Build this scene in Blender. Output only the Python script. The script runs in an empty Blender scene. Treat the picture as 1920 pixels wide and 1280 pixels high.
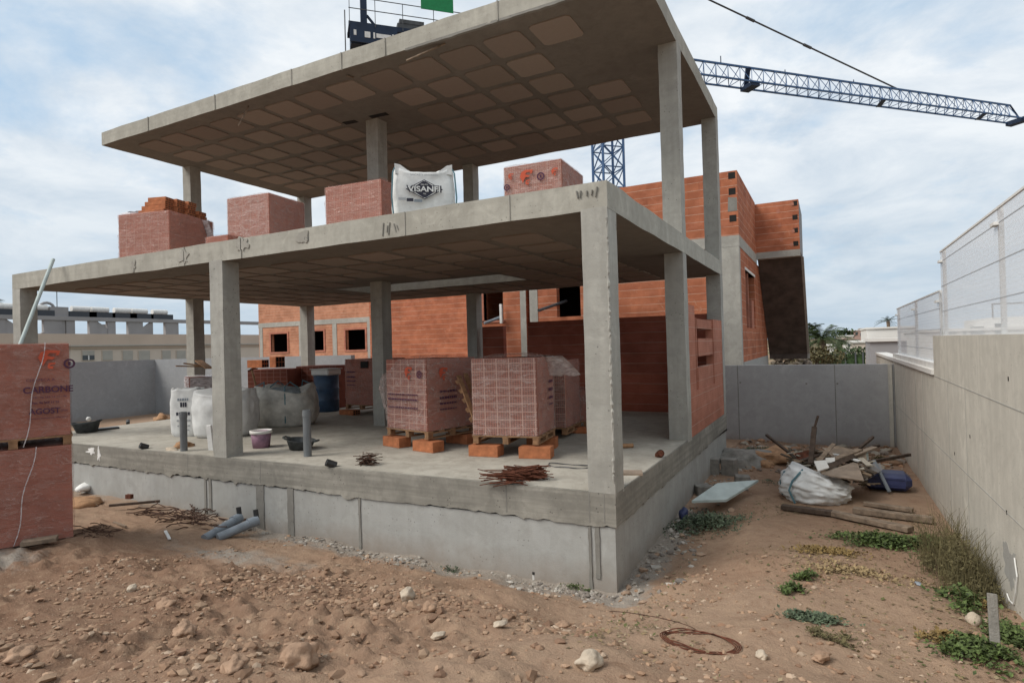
import bpy, bmesh, math, random
import numpy as np
from mathutils import Vector, Matrix, noise
random.seed(7); R=random.random
PI=math.pi
def U(a,b): return a+(b-a)*R()
sc=bpy.context.scene
COL=sc.collection
# ------------------------------------------------------------------ camera (solved from the photograph)
F_PX,YAW,PITCH,ROLL=1129.1,.4835,.0084,-.0273
CAM=Vector((2.028,-6.111,2.566))
def axes():
    c,s=math.cos(YAW),math.sin(YAW);cp,sp=math.cos(PITCH),math.sin(PITCH);cr,sr=math.cos(ROLL),math.sin(ROLL)
    r=Vector((c,s,0));f=Vector((-s*cp,c*cp,sp));u=Vector((s*sp,-c*sp,cp))
    return r*cr+u*sr, u*cr-r*sr, f
CR,CU,CF=axes()
def at(u,v,ax,val):
    d=CF+CR*((u-960)/F_PX)-CU*((v-640)/F_PX);i='xyz'.index(ax)
    return CAM+d*((val-CAM[i])/d[i])
cam=bpy.data.objects.new('camera',bpy.data.cameras.new('camera'));COL.objects.link(cam)
M=Matrix.Identity(4)
for i in range(3): M[i][0]=CR[i];M[i][1]=CU[i];M[i][2]=-CF[i];M[i][3]=CAM[i]
cam.matrix_world=M
cam.data.sensor_width=36;cam.data.lens=36*F_PX/1920;cam.data.clip_end=6000;cam.data.clip_start=.05
sc.camera=cam
# ------------------------------------------------------------------ materials
class NT:
    def __init__(s,name):
        s.m=bpy.data.materials.new(name);s.m.use_nodes=True;s.t=s.m.node_tree;s.t.nodes.clear()
        s.out=s.n('ShaderNodeOutputMaterial');s._c=None
    def n(s,ty,props=None,**inp):
        nd=s.t.nodes.new(ty)
        for k,v in (props or {}).items(): setattr(nd,k,v)
        for k,v in inp.items(): s.set(nd,k,v)
        return nd
    def set(s,nd,k,v):
        key=int(k[1:]) if k[0]=='i' and k[1:].isdigit() else k.replace('_',' ')
        sk=nd.inputs[key]
        if isinstance(v,bpy.types.NodeSocket): s.t.links.new(v,sk)
        elif hasattr(v,'outputs'): s.t.links.new(v.outputs[0],sk)
        else:
            if isinstance(v,tuple) and len(v)==3 and sk.type=='RGBA': v=(*v,1)
            sk.default_value=v
    def math(s,op,a,b=0.,c=None,clamp=False):
        nd=s.n('ShaderNodeMath',{'operation':op,'use_clamp':clamp},i0=a,i1=b)
        if c is not None: s.set(nd,'i2',c)
        return nd.outputs[0]
    def mix(s,f,a,b,mode='MIX'):
        nd=s.n('ShaderNodeMix',{'data_type':'RGBA','blend_type':mode})
        s.set(nd,'i0',f);s.set(nd,'i6',a);s.set(nd,'i7',b)
        return nd.outputs[2]
    def co(s):
        if s._c is None: s._c=s.n('ShaderNodeTexCoord').outputs['Object']
        return s._c
    def sep(s,v=None):
        nd=s.n('ShaderNodeSeparateXYZ',i0=v or s.co());return nd.outputs[0],nd.outputs[1],nd.outputs[2]
    def comb(s,x,y,z): return s.n('ShaderNodeCombineXYZ',i0=x,i1=y,i2=z).outputs[0]
    def scale(s,v,sc3):
        return s.n('ShaderNodeVectorMath',{'operation':'MULTIPLY'},i0=v,i1=sc3).outputs[0]
    def noise(s,scale,detail=4,rough=.55,vec=None,dist=0.):
        return s.n('ShaderNodeTexNoise',Vector=vec or s.co(),Scale=scale,Detail=detail,Roughness=rough,Distortion=dist).outputs[0]
    def ramp(s,f,*stops):
        nd=s.n('ShaderNodeValToRGB',i0=f);cr=nd.color_ramp
        while len(cr.elements)<len(stops): cr.elements.new(.5)
        for e,(p,c) in zip(cr.elements,stops):
            e.position=p;e.color=(c,c,c,1) if not isinstance(c,tuple) else (*c,1)
        return nd.outputs[0]
    def line(s,c,period,w,off=0.):
        q=s.math('MULTIPLY_ADD',c,1/period,off)
        return s.math('LESS_THAN',s.math('FRACT',q),w/period)
    def bump(s,h,strength=.3,dist=.01,normal=None):
        nd=s.n('ShaderNodeBump',Height=h,Strength=strength,Distance=dist)
        if normal is not None: s.set(nd,'Normal',normal)
        return nd.outputs[0]
    def bsdf(s,col,rough=.9,normal=None,spec=.3,metal=0.,**k):
        b=s.n('ShaderNodeBsdfPrincipled',Base_Color=col,Roughness=rough,Metallic=metal)
        b.inputs['Specular IOR Level'].default_value=spec
        if normal is not None: s.set(b,'Normal',normal)
        for kk,v in k.items(): s.set(b,kk,v)
        s.t.links.new(b.outputs[0],s.out.inputs[0]);s.b=b
        return s.m
def plain(name,col,rough=.85,var=.15,scale=6,metal=0,spec=.3,bump=0):
    n=NT(name);f=n.noise(scale,5,.6)
    d=tuple(c*(1-var*1.6) for c in col);l=tuple(min(1,c*(1+var)) for c in col)
    c=n.mix(n.ramp(f,(.3,0.),(.7,1.)),d,l)
    nm=n.bump(n.noise(scale*6,4),bump,.01) if bump else None
    return n.bsdf(c,rough,nm,spec,metal)
def concrete(name,base=(.40,.385,.345),dark=(.24,.23,.21),streak=.5,boards=0.,pits=.6,seed=0.,grime=0.,vert=0.):
    n=NT(name);v=n.n('ShaderNodeVectorMath',{'operation':'ADD'},i0=n.co(),i1=(seed,seed*2.3,seed*1.7)).outputs[0]
    big=n.noise(.9,5,.62,v,.6);mid=n.noise(5,6,.7,v,.3);fine=n.noise(55,4,.7,v)
    col=n.mix(n.ramp(big,(.32,1.),(.62,0.)),base,tuple(a*.45+b*.55 for a,b in zip(base,dark)))
    col=n.mix(n.math('MULTIPLY',n.ramp(mid,(.38,1.),(.55,0.)),.45),col,dark)
    light=tuple(min(1,c*1.28) for c in base)
    col=n.mix(n.math('MULTIPLY',n.ramp(n.noise(2.6,6,.7,v,.8),(.55,0.),(.68,1.)),.45),col,light)
    if streak:
        st=n.noise(1,4,.6,n.scale(v,(7,7,.45)))
        col=n.mix(n.math('MULTIPLY',n.ramp(st,(.4,1.),(.58,0.)),streak*.6),col,dark)
    if boards:
        st=n.noise(1,4,.6,n.scale(v,(.6,.6,16)))
        col=n.mix(n.math('MULTIPLY',n.ramp(st,(.4,1.),(.6,0.)),boards*.6),col,dark)
    if vert:
        x,y,z=n.sep(v);w=n.math('ADD',x,y)
        nn=n.noise(2,2,.5,n.comb(w,0.,n.math('MULTIPLY',z,.15)))
        col=n.mix(n.math('MULTIPLY',n.ramp(nn,(.35,1.),(.65,0.)),vert),col,tuple(c*.72 for c in base))
    vo=n.n('ShaderNodeTexVoronoi',Vector=v,Scale=16.);
    p=n.math('MULTIPLY',n.math('LESS_THAN',vo.outputs[0],.13),n.math('GREATER_THAN',n.noise(3,2,.5,v),.52))
    col=n.mix(n.math('MULTIPLY',p,pits),col,tuple(c*.45 for c in dark))
    if grime:
        z=n.sep()[2];gz=n.math('ADD',z,n.math('MULTIPLY',n.noise(3,4,.6,v),.35))
        col=n.mix(n.math('MULTIPLY',n.ramp(gz,(.0,1.),(.42,0.)),grime),col,(.22,.15,.10))
    col=n.mix(n.math('MULTIPLY',fine,.35),col,tuple(c*.8 for c in base))
    h=n.math('ADD',n.math('MULTIPLY',mid,.6),n.math('MULTIPLY',fine,.35))
    h=n.math('SUBTRACT',h,n.math('MULTIPLY',p,.8))
    return n.bsdf(col,.93,n.bump(h,.55,.012),.2)
def brickmat(name,c1=(.42,.135,.065),c2=(.34,.10,.05),mortar=(.50,.33,.26),h=.235,w=.62,ms=.012,smear=.5,seed=0.):
    n=NT(name);x,y,z=n.sep();u=n.math('ADD',x,y)
    wob=n.math('MULTIPLY',n.noise(1.3,2,.5),.03)
    vec=n.comb(n.math('ADD',u,seed),n.math('ADD',z,wob),0.)
    b=n.n('ShaderNodeTexBrick',{'offset':.5},Vector=vec,Color1=(*c1,1),Color2=(*c2,1),Mortar=(*tuple(c*.55 for c in c2),1),Scale=1.)
    b.inputs['Mortar Size'].default_value=.002;b.inputs['Mortar Smooth'].default_value=.3
    b.inputs['Brick Width'].default_value=w;b.inputs['Row Height'].default_value=h;b.inputs['Bias'].default_value=0
    col=b.outputs[0]
    nb=n.noise(2.2,6,.68,None,.4)
    zw=n.math('ADD',z,wob)
    jl=n.math('MULTIPLY',n.line(zw,h,ms*1.25,.02),n.ramp(n.noise(1,4,.6,n.scale(n.co(),(1.5,1.5,9.))),(.30,.25),(.55,1.)))
    col=n.mix(n.math('MULTIPLY',n.ramp(nb,(.45,0.),(.7,1.)),.55),col,tuple(min(1,c*1.35+.02) for c in c1))
    col=n.mix(n.math('MULTIPLY',n.ramp(n.noise(1.1,4,.6),(.35,1.),(.55,0.)),.45),col,tuple(c*.55 for c in c2))
    col=n.mix(n.math('MULTIPLY',n.ramp(n.noise(1,3,.6,n.scale(n.co(),(2.2,2.2,5.))),(.52,0.),(.66,1.)),.3),col,tuple(min(1,c*1.25+.05) for c in c1))
    sm=n.ramp(n.noise(3.1,5,.7,None,1.5),(.62,0.),(.70,1.))
    col=n.mix(n.math('MULTIPLY',sm,smear),col,tuple(c*.95 for c in mortar))
    col=n.mix(n.math('MULTIPLY',jl,.9),col,mortar)
    rib=n.line(z,h/6.,h/40.)
    col=n.mix(n.math('MULTIPLY',rib,.3),col,tuple(c*.5 for c in c2))
    col=n.mix(n.math('MULTIPLY',n.noise(40,3,.6),.35),col,tuple(c*.75 for c in c1))
    hh=n.math('SUBTRACT',n.math('MULTIPLY',n.noise(30,4),.3),n.math('MULTIPLY',b.outputs[1],1.))
    return n.bsdf(col,.9,n.bump(hh,.5,.01),.2)
def packmat(name,base=(.39,.16,.115),gap=(.56,.36,.29),hole=(.10,.035,.03),cw=.19,ch=.116,holes=True,rows=False):
    n=NT(name);x,y,z=n.sep();g=n.n('ShaderNodeNewGeometry')
    nx,ny,nz=n.sep(n.n('ShaderNodeVectorTransform',{'vector_type':'NORMAL','convert_from':'WORLD','convert_to':'OBJECT'},i0=g.outputs['True Normal']).outputs[0])
    front=n.math('GREATER_THAN',n.math('ABSOLUTE',ny),.6)
    col=n.mix(n.ramp(n.noise(3,5,.65),(.35,0.),(.65,1.)),tuple(c*.82 for c in base),tuple(c*1.12 for c in base))
    side=col
    ln=n.line(z,ch*2,.007)
    side=n.mix(n.math('MULTIPLY',ln,.6),side,tuple(c*.5 for c in base))
    sl=n.line(y,.49,.007,.1);side=n.mix(n.math('MULTIPLY',sl,.6),side,tuple(c*.5 for c in base))
    side=n.mix(n.math('MULTIPLY',n.line(z,ch/5,.006),.22),side,tuple(c*.5 for c in base))
    if holes:
        fx=n.math('FRACT',n.math('MULTIPLY',x,5/cw));fz=n.math('FRACT',n.math('MULTIPLY',z,4/ch))
        hm=n.math('MULTIPLY',n.math('GREATER_THAN',fx,.34),n.math('GREATER_THAN',fz,.36))
        fr=n.mix(n.math('MULTIPLY',hm,.85),col,hole)
        gl=n.math('MAXIMUM',n.line(x,cw,.016,.04),n.line(z,ch,.014,.06))
        fr=n.mix(n.math('MULTIPLY',gl,.8),fr,gap)
        col=n.mix(front,side,fr)
    else:
        col=side
    return n.bsdf(col,.85,n.bump(n.noise(25,4),.25,.01),.25)
def wrapmat(name,tint=(.75,.62,.62),lo=.10,hi=.6,rough=.2):
    n=NT(name)
    v=n.n('ShaderNodeVectorMath',{'operation':'ADD'},i0=n.scale(n.co(),(1.,1.,2.6)),i1=n.n('ShaderNodeObjectInfo').outputs['Location']).outputs[0]
    w=n.noise(3.2,6,.65,v,1.8);w2=n.noise(9,4,.6,n.scale(n.co(),(1,1,3)),2.5)
    cr=n.math('ABSOLUTE',n.math('SUBTRACT',n.noise(2.4,3,.55,v,1.2),.5));f=n.math('ADD',n.ramp(w,(.42,lo),(.62,hi)),n.math('MULTIPLY',n.ramp(cr,(.0,1.),(.016,0.)),.30),clamp=True)
    nm=n.bump(n.math('ADD',w,n.math('MULTIPLY',w2,.5)),.9,.03)
    b=n.n('ShaderNodeBsdfPrincipled',Base_Color=tint,Roughness=rough,Normal=nm)
    t=n.n('ShaderNodeBsdfTransparent',Color=(.97,.95,.95))
    mx=n.n('ShaderNodeMixShader',i0=f,i1=t.outputs[0],i2=b.outputs[0])
    n.t.links.new(mx.outputs[0],n.out.inputs[0]);return n.m
def attrmat(name,rough=.9,bump=.5,scale=25,var=.25):
    n=NT(name);a=n.n('ShaderNodeAttribute',{'attribute_name':'tone'})
    c=n.mix(n.math('MULTIPLY',n.noise(scale*.4,5,.65),var*2),a.outputs[0],(.12,.08,.05))
    return n.bsdf(c,rough,n.bump(n.noise(scale,5,.7),bump,.01),.2)
MAT={}
MAT['conc']=concrete('cast_concrete',(.43,.415,.37),(.25,.24,.215),.35,0,.6,1)
MAT['col']=concrete('column_concrete',(.43,.415,.37),(.25,.24,.215),.6,.25,.9,4)
MAT['edge']=concrete('slab_edge_concrete',(.46,.44,.38),(.25,.235,.20),.45,.35,.6,7)
MAT['beam']=concrete('rough_beam_concrete',(.35,.33,.285),(.13,.122,.105),.25,.85,.8,2)
MAT['plinth']=concrete('smooth_plinth_concrete',(.42,.42,.40),(.28,.275,.25),.45,0,.6,9,.75,.35)
MAT['floor']=concrete('slab_floor_concrete',(.44,.41,.35),(.23,.205,.17),0,0,.5,3)
MAT['rwall']=concrete('boundary_wall_concrete',(.62,.585,.51),(.36,.34,.295),.6,0,.5,5,.9,.5)
MAT['bwall']=concrete('grey_wall_concrete',(.31,.315,.32),(.24,.245,.25),.15,0,.4,6,.6,.15)
MAT['rwall2']=concrete('damp_wall_concrete',(.40,.39,.36),(.28,.27,.245),.5,0,.5,5,.6,.3)
MAT['bwall2']=concrete('back_wall_concrete',(.43,.425,.42),(.31,.305,.30),.25,0,.5,16,.85,.35)
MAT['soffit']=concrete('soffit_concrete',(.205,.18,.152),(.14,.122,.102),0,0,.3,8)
MAT['stain']=concrete('stained_concrete',(.25,.24,.215),(.15,.14,.125),0,0,.8,12)
MAT['edgeblot']=concrete('damp_concrete',(.385,.365,.32),(.24,.225,.195),0,0,.5,13)
MAT['packu']=packmat('pack_pale',(.43,.19,.14),gap=(.42,.24,.19),hole=(.27,.105,.08))
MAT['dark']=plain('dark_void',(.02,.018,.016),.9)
MAT['brick']=brickmat('orange_brick',(.44,.155,.078),(.34,.11,.058),(.60,.42,.32))
MAT['brickd']=brickmat('back_wall_brick',(.31,.09,.055),(.27,.078,.048),(.36,.23,.18),smear=.12,seed=.3)
MAT['bricks']=brickmat('side_panel_brick',(.43,.175,.115),(.39,.155,.10),(.50,.30,.23),smear=.1,seed=.7)
MAT['brickf']=brickmat('far_house_brick',(.50,.235,.14),(.43,.19,.11),(.60,.42,.32),h=.19,w=.4,smear=.1,seed=.2)
MAT['lump']=plain('single_brick',(.44,.16,.07),.85,.2,9,bump=.2)
MAT['pack']=packmat('brick_pack')
MAT['packp']=packmat('brick_pack_plain',(.34,.125,.085),holes=False)
MAT['packd']=packmat('brick_pack_dark',(.22,.065,.04),(.3,.15,.12),(.05,.015,.01))
MAT['wrap']=wrapmat('stretch_wrap',(.66,.52,.47),.12,.32)
MAT['wrap2']=wrapmat('thick_stretch_wrap',(.58,.37,.31),.10,.28)
MAT['wrapw']=wrapmat('milky_stretch_wrap',(.75,.70,.70),.35,.8)
MAT['wood']=plain('pale_wood',(.30,.17,.09),.8,.25,14,bump=.4)
MAT['woodo']=plain('weathered_wood',(.24,.18,.13),.9,.3,12,bump=.5)
MAT['woodd']=plain('dark_old_wood',(.085,.06,.045),.9,.3,12,bump=.5)
MAT['pvc']=plain('grey_pvc',(.15,.16,.165),.45,.1,5,spec=.5)
MAT['pipeb']=plain('bluegrey_pipe',(.22,.25,.28),.55,.15,5,spec=.4)
MAT['black']=plain('black_plastic',(.03,.03,.03),.5,.2,8,spec=.5)
MAT['tub']=plain('dusty_black_plastic',(.055,.06,.06),.6,.4,9,spec=.4)
MAT['bag']=plain('white_woven_bag',(.68,.68,.66),.75,.12,5,bump=.3)
MAT['bagd']=plain('dusty_woven_bag',(.52,.50,.45),.85,.25,4,bump=.4)
MAT['strap']=plain('bag_strap',(.10,.19,.22),.8,.15)
MAT['ink']=plain('dark_print',(.035,.035,.05),.8,.1)
MAT['inkb']=plain('violet_print',(.08,.03,.06),.8,.1)
MAT['inko']=plain('orange_print',(.50,.09,.045),.8,.1)
MAT['inkg']=plain('grey_print',(.35,.36,.37),.8,.1)
MAT['white']=plain('white_paint',(.72,.71,.68),.7,.08,5)
MAT['blue']=plain('blue_plastic',(.035,.045,.12),.45,.3,5,spec=.5)
MAT['barrel']=plain('blue_steel_drum',(.035,.075,.14),.5,.3,4,spec=.5)
MAT['rust']=plain('rusty_steel',(.13,.045,.025),.85,.35,20,metal=.2,bump=.4)
MAT['rustd']=plain('dark_rusty_wire',(.07,.035,.022),.85,.3,20)
MAT['steel']=plain('dull_steel',(.10,.10,.105),.6,.3,9,metal=.5)
MAT['pink']=plain('mauve_bucket_plastic',(.28,.16,.22),.6,.25,8)
MAT['mortar']=plain('grey_mortar',(.26,.29,.30),.9,.25,9,bump=.8)
MAT['sand']=plain('orange_sand',(.38,.22,.12),.95,.25,10,bump=.7)
MAT['crane']=plain('blue_crane_paint',(.045,.11,.24),.55,.2,3,spec=.4)
MAT['craned']=plain('navy_crane_paint',(.014,.028,.06),.6,.2,2)
MAT['craneg']=plain('grey_crane_steel',(.09,.095,.10),.6,.2,3)
MAT['green']=plain('green_sign',(.01,.22,.07),.5,.1)
MAT['beige']=plain('beige_render',(.52,.42,.34),.9,.06,.4)
MAT['cream']=plain('cream_render',(.58,.50,.42),.9,.05,.4)
MAT['shutter']=plain('grey_shutter',(.38,.36,.32),.8,.05,3)
MAT['glass']=plain('dark_glass',(.04,.05,.06),.15,.1,3,spec=.8)
MAT['panelr']=plain('solar_panel',(.02,.025,.035),.3,.1,3,spec=.6)
MAT['greyw']=plain('grey_render',(.30,.29,.29),.9,.08,.5)
MAT['whitew']=plain('white_render',(.68,.66,.62),.9,.05,.4)
MAT['rose']=plain('rose_render',(.36,.24,.20),.9,.1,.5)
MAT['board']=plain('grey_green_board',(.44,.50,.48),.6,.12,5,spec=.3)
MAT['card']=plain('brown_board',(.27,.21,.16),.85,.2,5)
MAT['block']=plain('grey_concrete_block',(.24,.225,.20),.95,.2,9,bump=.8)
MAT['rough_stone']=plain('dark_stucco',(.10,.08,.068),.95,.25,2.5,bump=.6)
MAT['stonew']=plain('pale_stone',(.47,.39,.30),.9,.15,7,bump=.8)
MAT['stonet']=plain('tan_stone',(.345,.225,.15),.95,.2,8,bump=1.)
MAT['leafg']=plain('green_leaf',(.095,.135,.04),.7,.6,22)
MAT['leafb']=plain('bluegreen_leaf',(.095,.125,.075),.75,.45,14)
MAT['leafy']=plain('yellow_dry_leaf',(.25,.17,.065),.85,.4,14)
MAT['leafd']=plain('brown_dry_stem',(.135,.115,.055),.9,.4,14)
MAT['straw']=plain('straw_stem',(.32,.235,.125),.9,.3,14)
MAT['palm']=plain('palm_leaf',(.06,.085,.03),.7,.45,1.5)
MAT['palmd']=plain('dark_palm_leaf',(.035,.05,.022),.7,.4,1.5)
MAT['trunk']=plain('palm_trunk',(.14,.10,.07),.9,.3,4,bump=.8)
MAT['hedge']=plain('hedge_leaf',(.04,.07,.022),.8,.5,2)
MAT['tone']=attrmat('loose_stone')
MAT['infill']=attrmat('infill_block',.9,.3,30,.1)
def meshmat():
    n=NT('white_wire_mesh');x,y,z=n.sep()
    l=n.math('MAXIMUM',n.line(y,.02,.006),n.line(z,.05,.012))
    f=n.math('ADD',n.math('MULTIPLY',l,.12),n.math('MULTIPLY_ADD',n.math('LESS_THAN',z,-10.),0.,.36) if False else .36)
    b=n.n('ShaderNodeBsdfPrincipled',Base_Color=(.74,.76,.78),Roughness=.6)
    t=n.n('ShaderNodeBsdfTransparent')
    mx=n.n('ShaderNodeMixShader',i0=f,i1=t.outputs[0],i2=b.outputs[0])
    n.t.links.new(mx.outputs[0],n.out.inputs[0]);return n.m
MAT['mesh']=meshmat();MAT['foldw']=plain('galvanised_fold',(.46,.49,.52),.6,.05)
# ------------------------------------------------------------------ mesh builder
LOC={}
class MB:
    def __init__(s): s.v=[];s.f=[];s.tone=[];s.ct=None
    def add(s,vs,fs):
        s.g=getattr(s,'g',[]);s.g.append((len(s.v),len(vs),len(s.f),len(fs)));o=len(s.v);s.v+=[tuple(v) for v in vs];s.f+=[tuple(i+o for i in f) for f in fs]
        if s.ct is not None: s.tone+=[s.ct]*len(fs)
        return s
    def box(s,x0,x1,y0,y1,z0,z1,m=None):
        vs=[(x0,y0,z0),(x1,y0,z0),(x1,y1,z0),(x0,y1,z0),(x0,y0,z1),(x1,y0,z1),(x1,y1,z1),(x0,y1,z1)]
        if m is not None: vs=[m@Vector(v) for v in vs]
        return s.add(vs,[(3,2,1,0),(4,5,6,7),(0,1,5,4),(1,2,6,5),(2,3,7,6),(3,0,4,7)])
    def obox(s,c,sx,sy,sz,rz=0,rx=0,ry=0):
        m=Matrix.Translation(c)@Matrix.Rotation(rz,4,'Z')@Matrix.Rotation(ry,4,'Y')@Matrix.Rotation(rx,4,'X')
        return s.box(-sx/2,sx/2,-sy/2,sy/2,-sz/2,sz/2,m)
    def bar(s,a,b,w,h=None,jit=0):
        a=Vector(a);b=Vector(b);h=h or w;d=b-a;L=d.length
        q=d.to_track_quat('X','Z').to_matrix().to_4x4();m=Matrix.Translation(a)@q
        return s.box(0,L,-w/2,w/2,-h/2,h/2,m)
    def tube(s,pts,r,n=8,cap=True):
        pts=[Vector(p) for p in pts];rs=r if isinstance(r,(list,tuple)) else [r]*len(pts);vs=[];fs=[]
        up=None
        for i,p in enumerate(pts):
            t=(pts[min(i+1,len(pts)-1)]-pts[max(i-1,0)])
            if t.length<1e-9: t=Vector((0,0,1))
            t.normalize()
            if up is None:
                up=Vector((0,0,1)) if abs(t.z)<.9 else Vector((1,0,0))
            a=t.cross(up).normalized();b=a.cross(t).normalized();up=b
            for k in range(n):
                an=2*PI*k/n;vs.append(p+a*math.cos(an)*rs[i]+b*math.sin(an)*rs[i])
        for i in range(len(pts)-1):
            for k in range(n):
                k2=(k+1)%n;fs.append((i*n+k,i*n+k2,(i+1)*n+k2,(i+1)*n+k))
        if cap: fs.append(tuple(range(n))[::-1]);fs.append(tuple((len(pts)-1)*n+k for k in range(n)))
        return s.add(vs,fs)
    def prism(s,poly,d0,d1,ax='y'):
        n=len(poly)
        def P(a,b,d): return {'y':(a,d,b),'x':(d,a,b),'z':(a,b,d)}[ax]
        vs=[P(a,b,d0) for a,b in poly]+[P(a,b,d1) for a,b in poly]
        fs=[tuple(range(n)),tuple(range(n,2*n))[::-1]]+[(i,(i+1)%n,(i+1)%n+n,i+n)[::-1] for i in range(n)]
        return s.add(vs,fs)
    def rock(s,c,r,sub=1,sq=(1,1,.7),seed=0,amp=.35):
        bm=bmesh.new();bmesh.ops.create_icosphere(bm,subdivisions=sub,radius=1)
        sx=Vector((seed*3.1,seed*1.7,seed))
        rot=Matrix.Rotation(U(0,6.3),3,'Z')
        vs=[]
        for v in bm.verts:
            p=v.co.copy();k=1+amp*noise.noise(p*1.3+sx)*1.6+amp*.4*noise.noise(p*3+sx)
            p*=k;p=Vector((p.x*sq[0],p.y*sq[1],p.z*sq[2]));p=rot@p
            vs.append(Vector(c)+p*r)
        fs=[tuple(v.index for v in f.verts) for f in bm.faces];bm.free()
        return s.add(vs,fs)
    def build_each(s,name,mat,parent=None,**k):
        for v0,nv,f0,nf in s.g:
            q=MB();q.v=s.v[v0:v0+nv];q.f=[tuple(i-v0 for i in f) for f in s.f[f0:f0+nf]];o=q.build(name,mat,parent,**k)
        return o
    def build(s,name,mat,parent=None,smooth=False,bevel=0,local=False,xf=None):
        off=Vector((0,0,0)) if local or parent is None else LOC.get(parent.name,Vector((0,0,0)))
        me=bpy.data.meshes.new(name)
        vs=[Vector(v)-off for v in s.v]
        if xf is not None: vs=[xf@v for v in vs]
        me.from_pydata([tuple(v) for v in vs],[],s.f)
        if s.tone and len(s.tone)==len(s.f):
            a=me.attributes.new('tone','FLOAT_COLOR','FACE')
            arr=np.ones((len(s.f),4),dtype=np.float32);arr[:,:3]=np.array(s.tone,dtype=np.float32)
            a.data.foreach_set('color',arr.ravel())
        me.update();me.validate()
        bm=bmesh.new();bm.from_mesh(me);bmesh.ops.recalc_face_normals(bm,faces=bm.faces);bm.to_mesh(me);bm.free()
        if smooth: me.polygons.foreach_set('use_smooth',[True]*len(me.polygons))
        me.materials.append(MAT[mat] if isinstance(mat,str) else mat)
        o=bpy.data.objects.new(name,me);COL.objects.link(o)
        if parent is not None: o.parent=parent
        LOC[o.name]=off
        if bevel:
            b=o.modifiers.new('b','BEVEL');b.width=bevel;b.segments=1;b.limit_method='ANGLE'
        return o
def tag(o,label=None,cat=None,group=None,kind=None):
    if label: o['label']=label
    if cat: o['category']=cat
    if group: o['group']=group
    if kind: o['kind']=kind
    return o
def thing(name,loc,label,cat,group=None,rz=0):
    o=bpy.data.objects.new(name,None);COL.objects.link(o);o.location=loc;o.rotation_euler=(0,0,rz);o.empty_display_size=.2
    LOC[o.name]=Vector(loc);return tag(o,label,cat,group)
def rough_edges(o,amp,scale=3,cuts=.25):
    """subdivide a boxy mesh and shake it a little so cast edges are not razor straight"""
    me=o.data;bm=bmesh.new();bm.from_mesh(me)
    for _ in range(6):
        es=[e for e in bm.edges if e.calc_length()>cuts*2]
        if not es: break
        bmesh.ops.subdivide_edges(bm,edges=es,cuts=1,use_grid_fill=True)
    for v in bm.verts:
        p=v.co*scale;v.co+=Vector((noise.noise(p),noise.noise(p+Vector((9,2,5))),noise.noise(p+Vector((3,7,1)))))*amp
    bmesh.ops.triangulate(bm,faces=[f for f in bm.faces if len(f.verts)>4])
    bm.to_mesh(me);bm.free()
def text(s,size,mat,parent,m,name='lettering',ext=.002,bold=False):
    c=bpy.data.curves.new('t','FONT');c.body=s;c.size=size;c.extrude=ext;c.align_x='CENTER';c.align_y='CENTER'
    if bold: c.offset=size*.025
    ob=bpy.data.objects.new('t',c);COL.objects.link(ob)
    dg=bpy.context.evaluated_depsgraph_get();me=bpy.data.meshes.new_from_object(ob.evaluated_get(dg))
    bpy.data.objects.remove(ob)
    me.transform(m);me.materials.clear();me.materials.append(MAT[mat])
    o=bpy.data.objects.new(name,me);COL.objects.link(o);o.parent=parent;LOC[o.name]=LOC.get(parent.name,Vector())
    return o
FRONT=Matrix.Rotation(PI/2,4,'X')           # text lying on a plane facing -y
SIDEX=Matrix.Rotation(PI/2,4,'Z')@FRONT     # facing +x
# ------------------------------------------------------------------ ground
CP=[(0,-.05,-.08),(-1,-.15,-.09),(-2,-.1,-.1),(-3.3,-.1,-.08),(-5,-.1,-.04),(-6.5,0,.07),(-8,0,.1),(-10,0,.1),(-12.6,-.2,.12),
(-1.2,-.55,.02),(-2.2,-.6,.02),(-3.4,-.6,.03),(-5,-.7,.03),(-6.5,-.7,.1),(-8,-1,.15),
(-.9,-1.15,.24),(-2,-1.3,.25),(-3.2,-1.2,.14),(-4.5,-1.5,.13),(-6.5,-2.1,.33),(-6.5,-3.5,.4),(-8,-3,.3),
(0,-.9,.1),(.1,-.45,-.02),(-1.2,-2.0,.42),(-2.6,-2,.36),(-3.6,-2.4,.4),(-4.8,-2.6,.36),(-2.8,-3,.5),(-4,-3.6,.5),(-1.2,-3,.66),(-1.2,-4,.86),(-2.5,-4.2,.7),(-.6,-2.2,.5),
(.25,.5,-.04),(.3,1.5,-.02),(.2,3,0),(.2,6,.03),(.3,8,.1),(.5,10,.05),(1.5,10,.0),(2.5,10,0),(3.3,10,.03),(3.3,8,.05),(3.3,6,.08),(3.3,4,.1),(3.3,1,.14),(3.3,-.3,.26),(3.3,-1.5,.42),(3.3,-3,.6),
(1.7,3.4,.1),(1.5,2,.16),(1.6,.8,.25),(.9,0,.2),(1.6,-.6,.42),(2.5,-.4,.36),(.8,-1.2,.38),(1.7,-1.7,.56),(1.1,-2.1,.55),(2.8,-1.3,.5),(.7,-2.8,.72),(1.8,-2.8,.72),(2.6,-2.8,.68),(.3,-3.6,.86),(2,-4.5,.92),(2,-6,1),(0,-6,1),(-3,-6,.9),(-7,-6,.6),
(-16,3,0),(-16,-3,.2),(-20,8,0),(-5,13,0),(0,-12,.9),(8,-6,.8),(8,2,.3),(8,10,0),(-16,-10,.6)]
CPA=np.array(CP)
def sst(a,b,x):
    t=np.clip((x-a)/(b-a),0,1);return t*t*(3-2*t)
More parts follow.
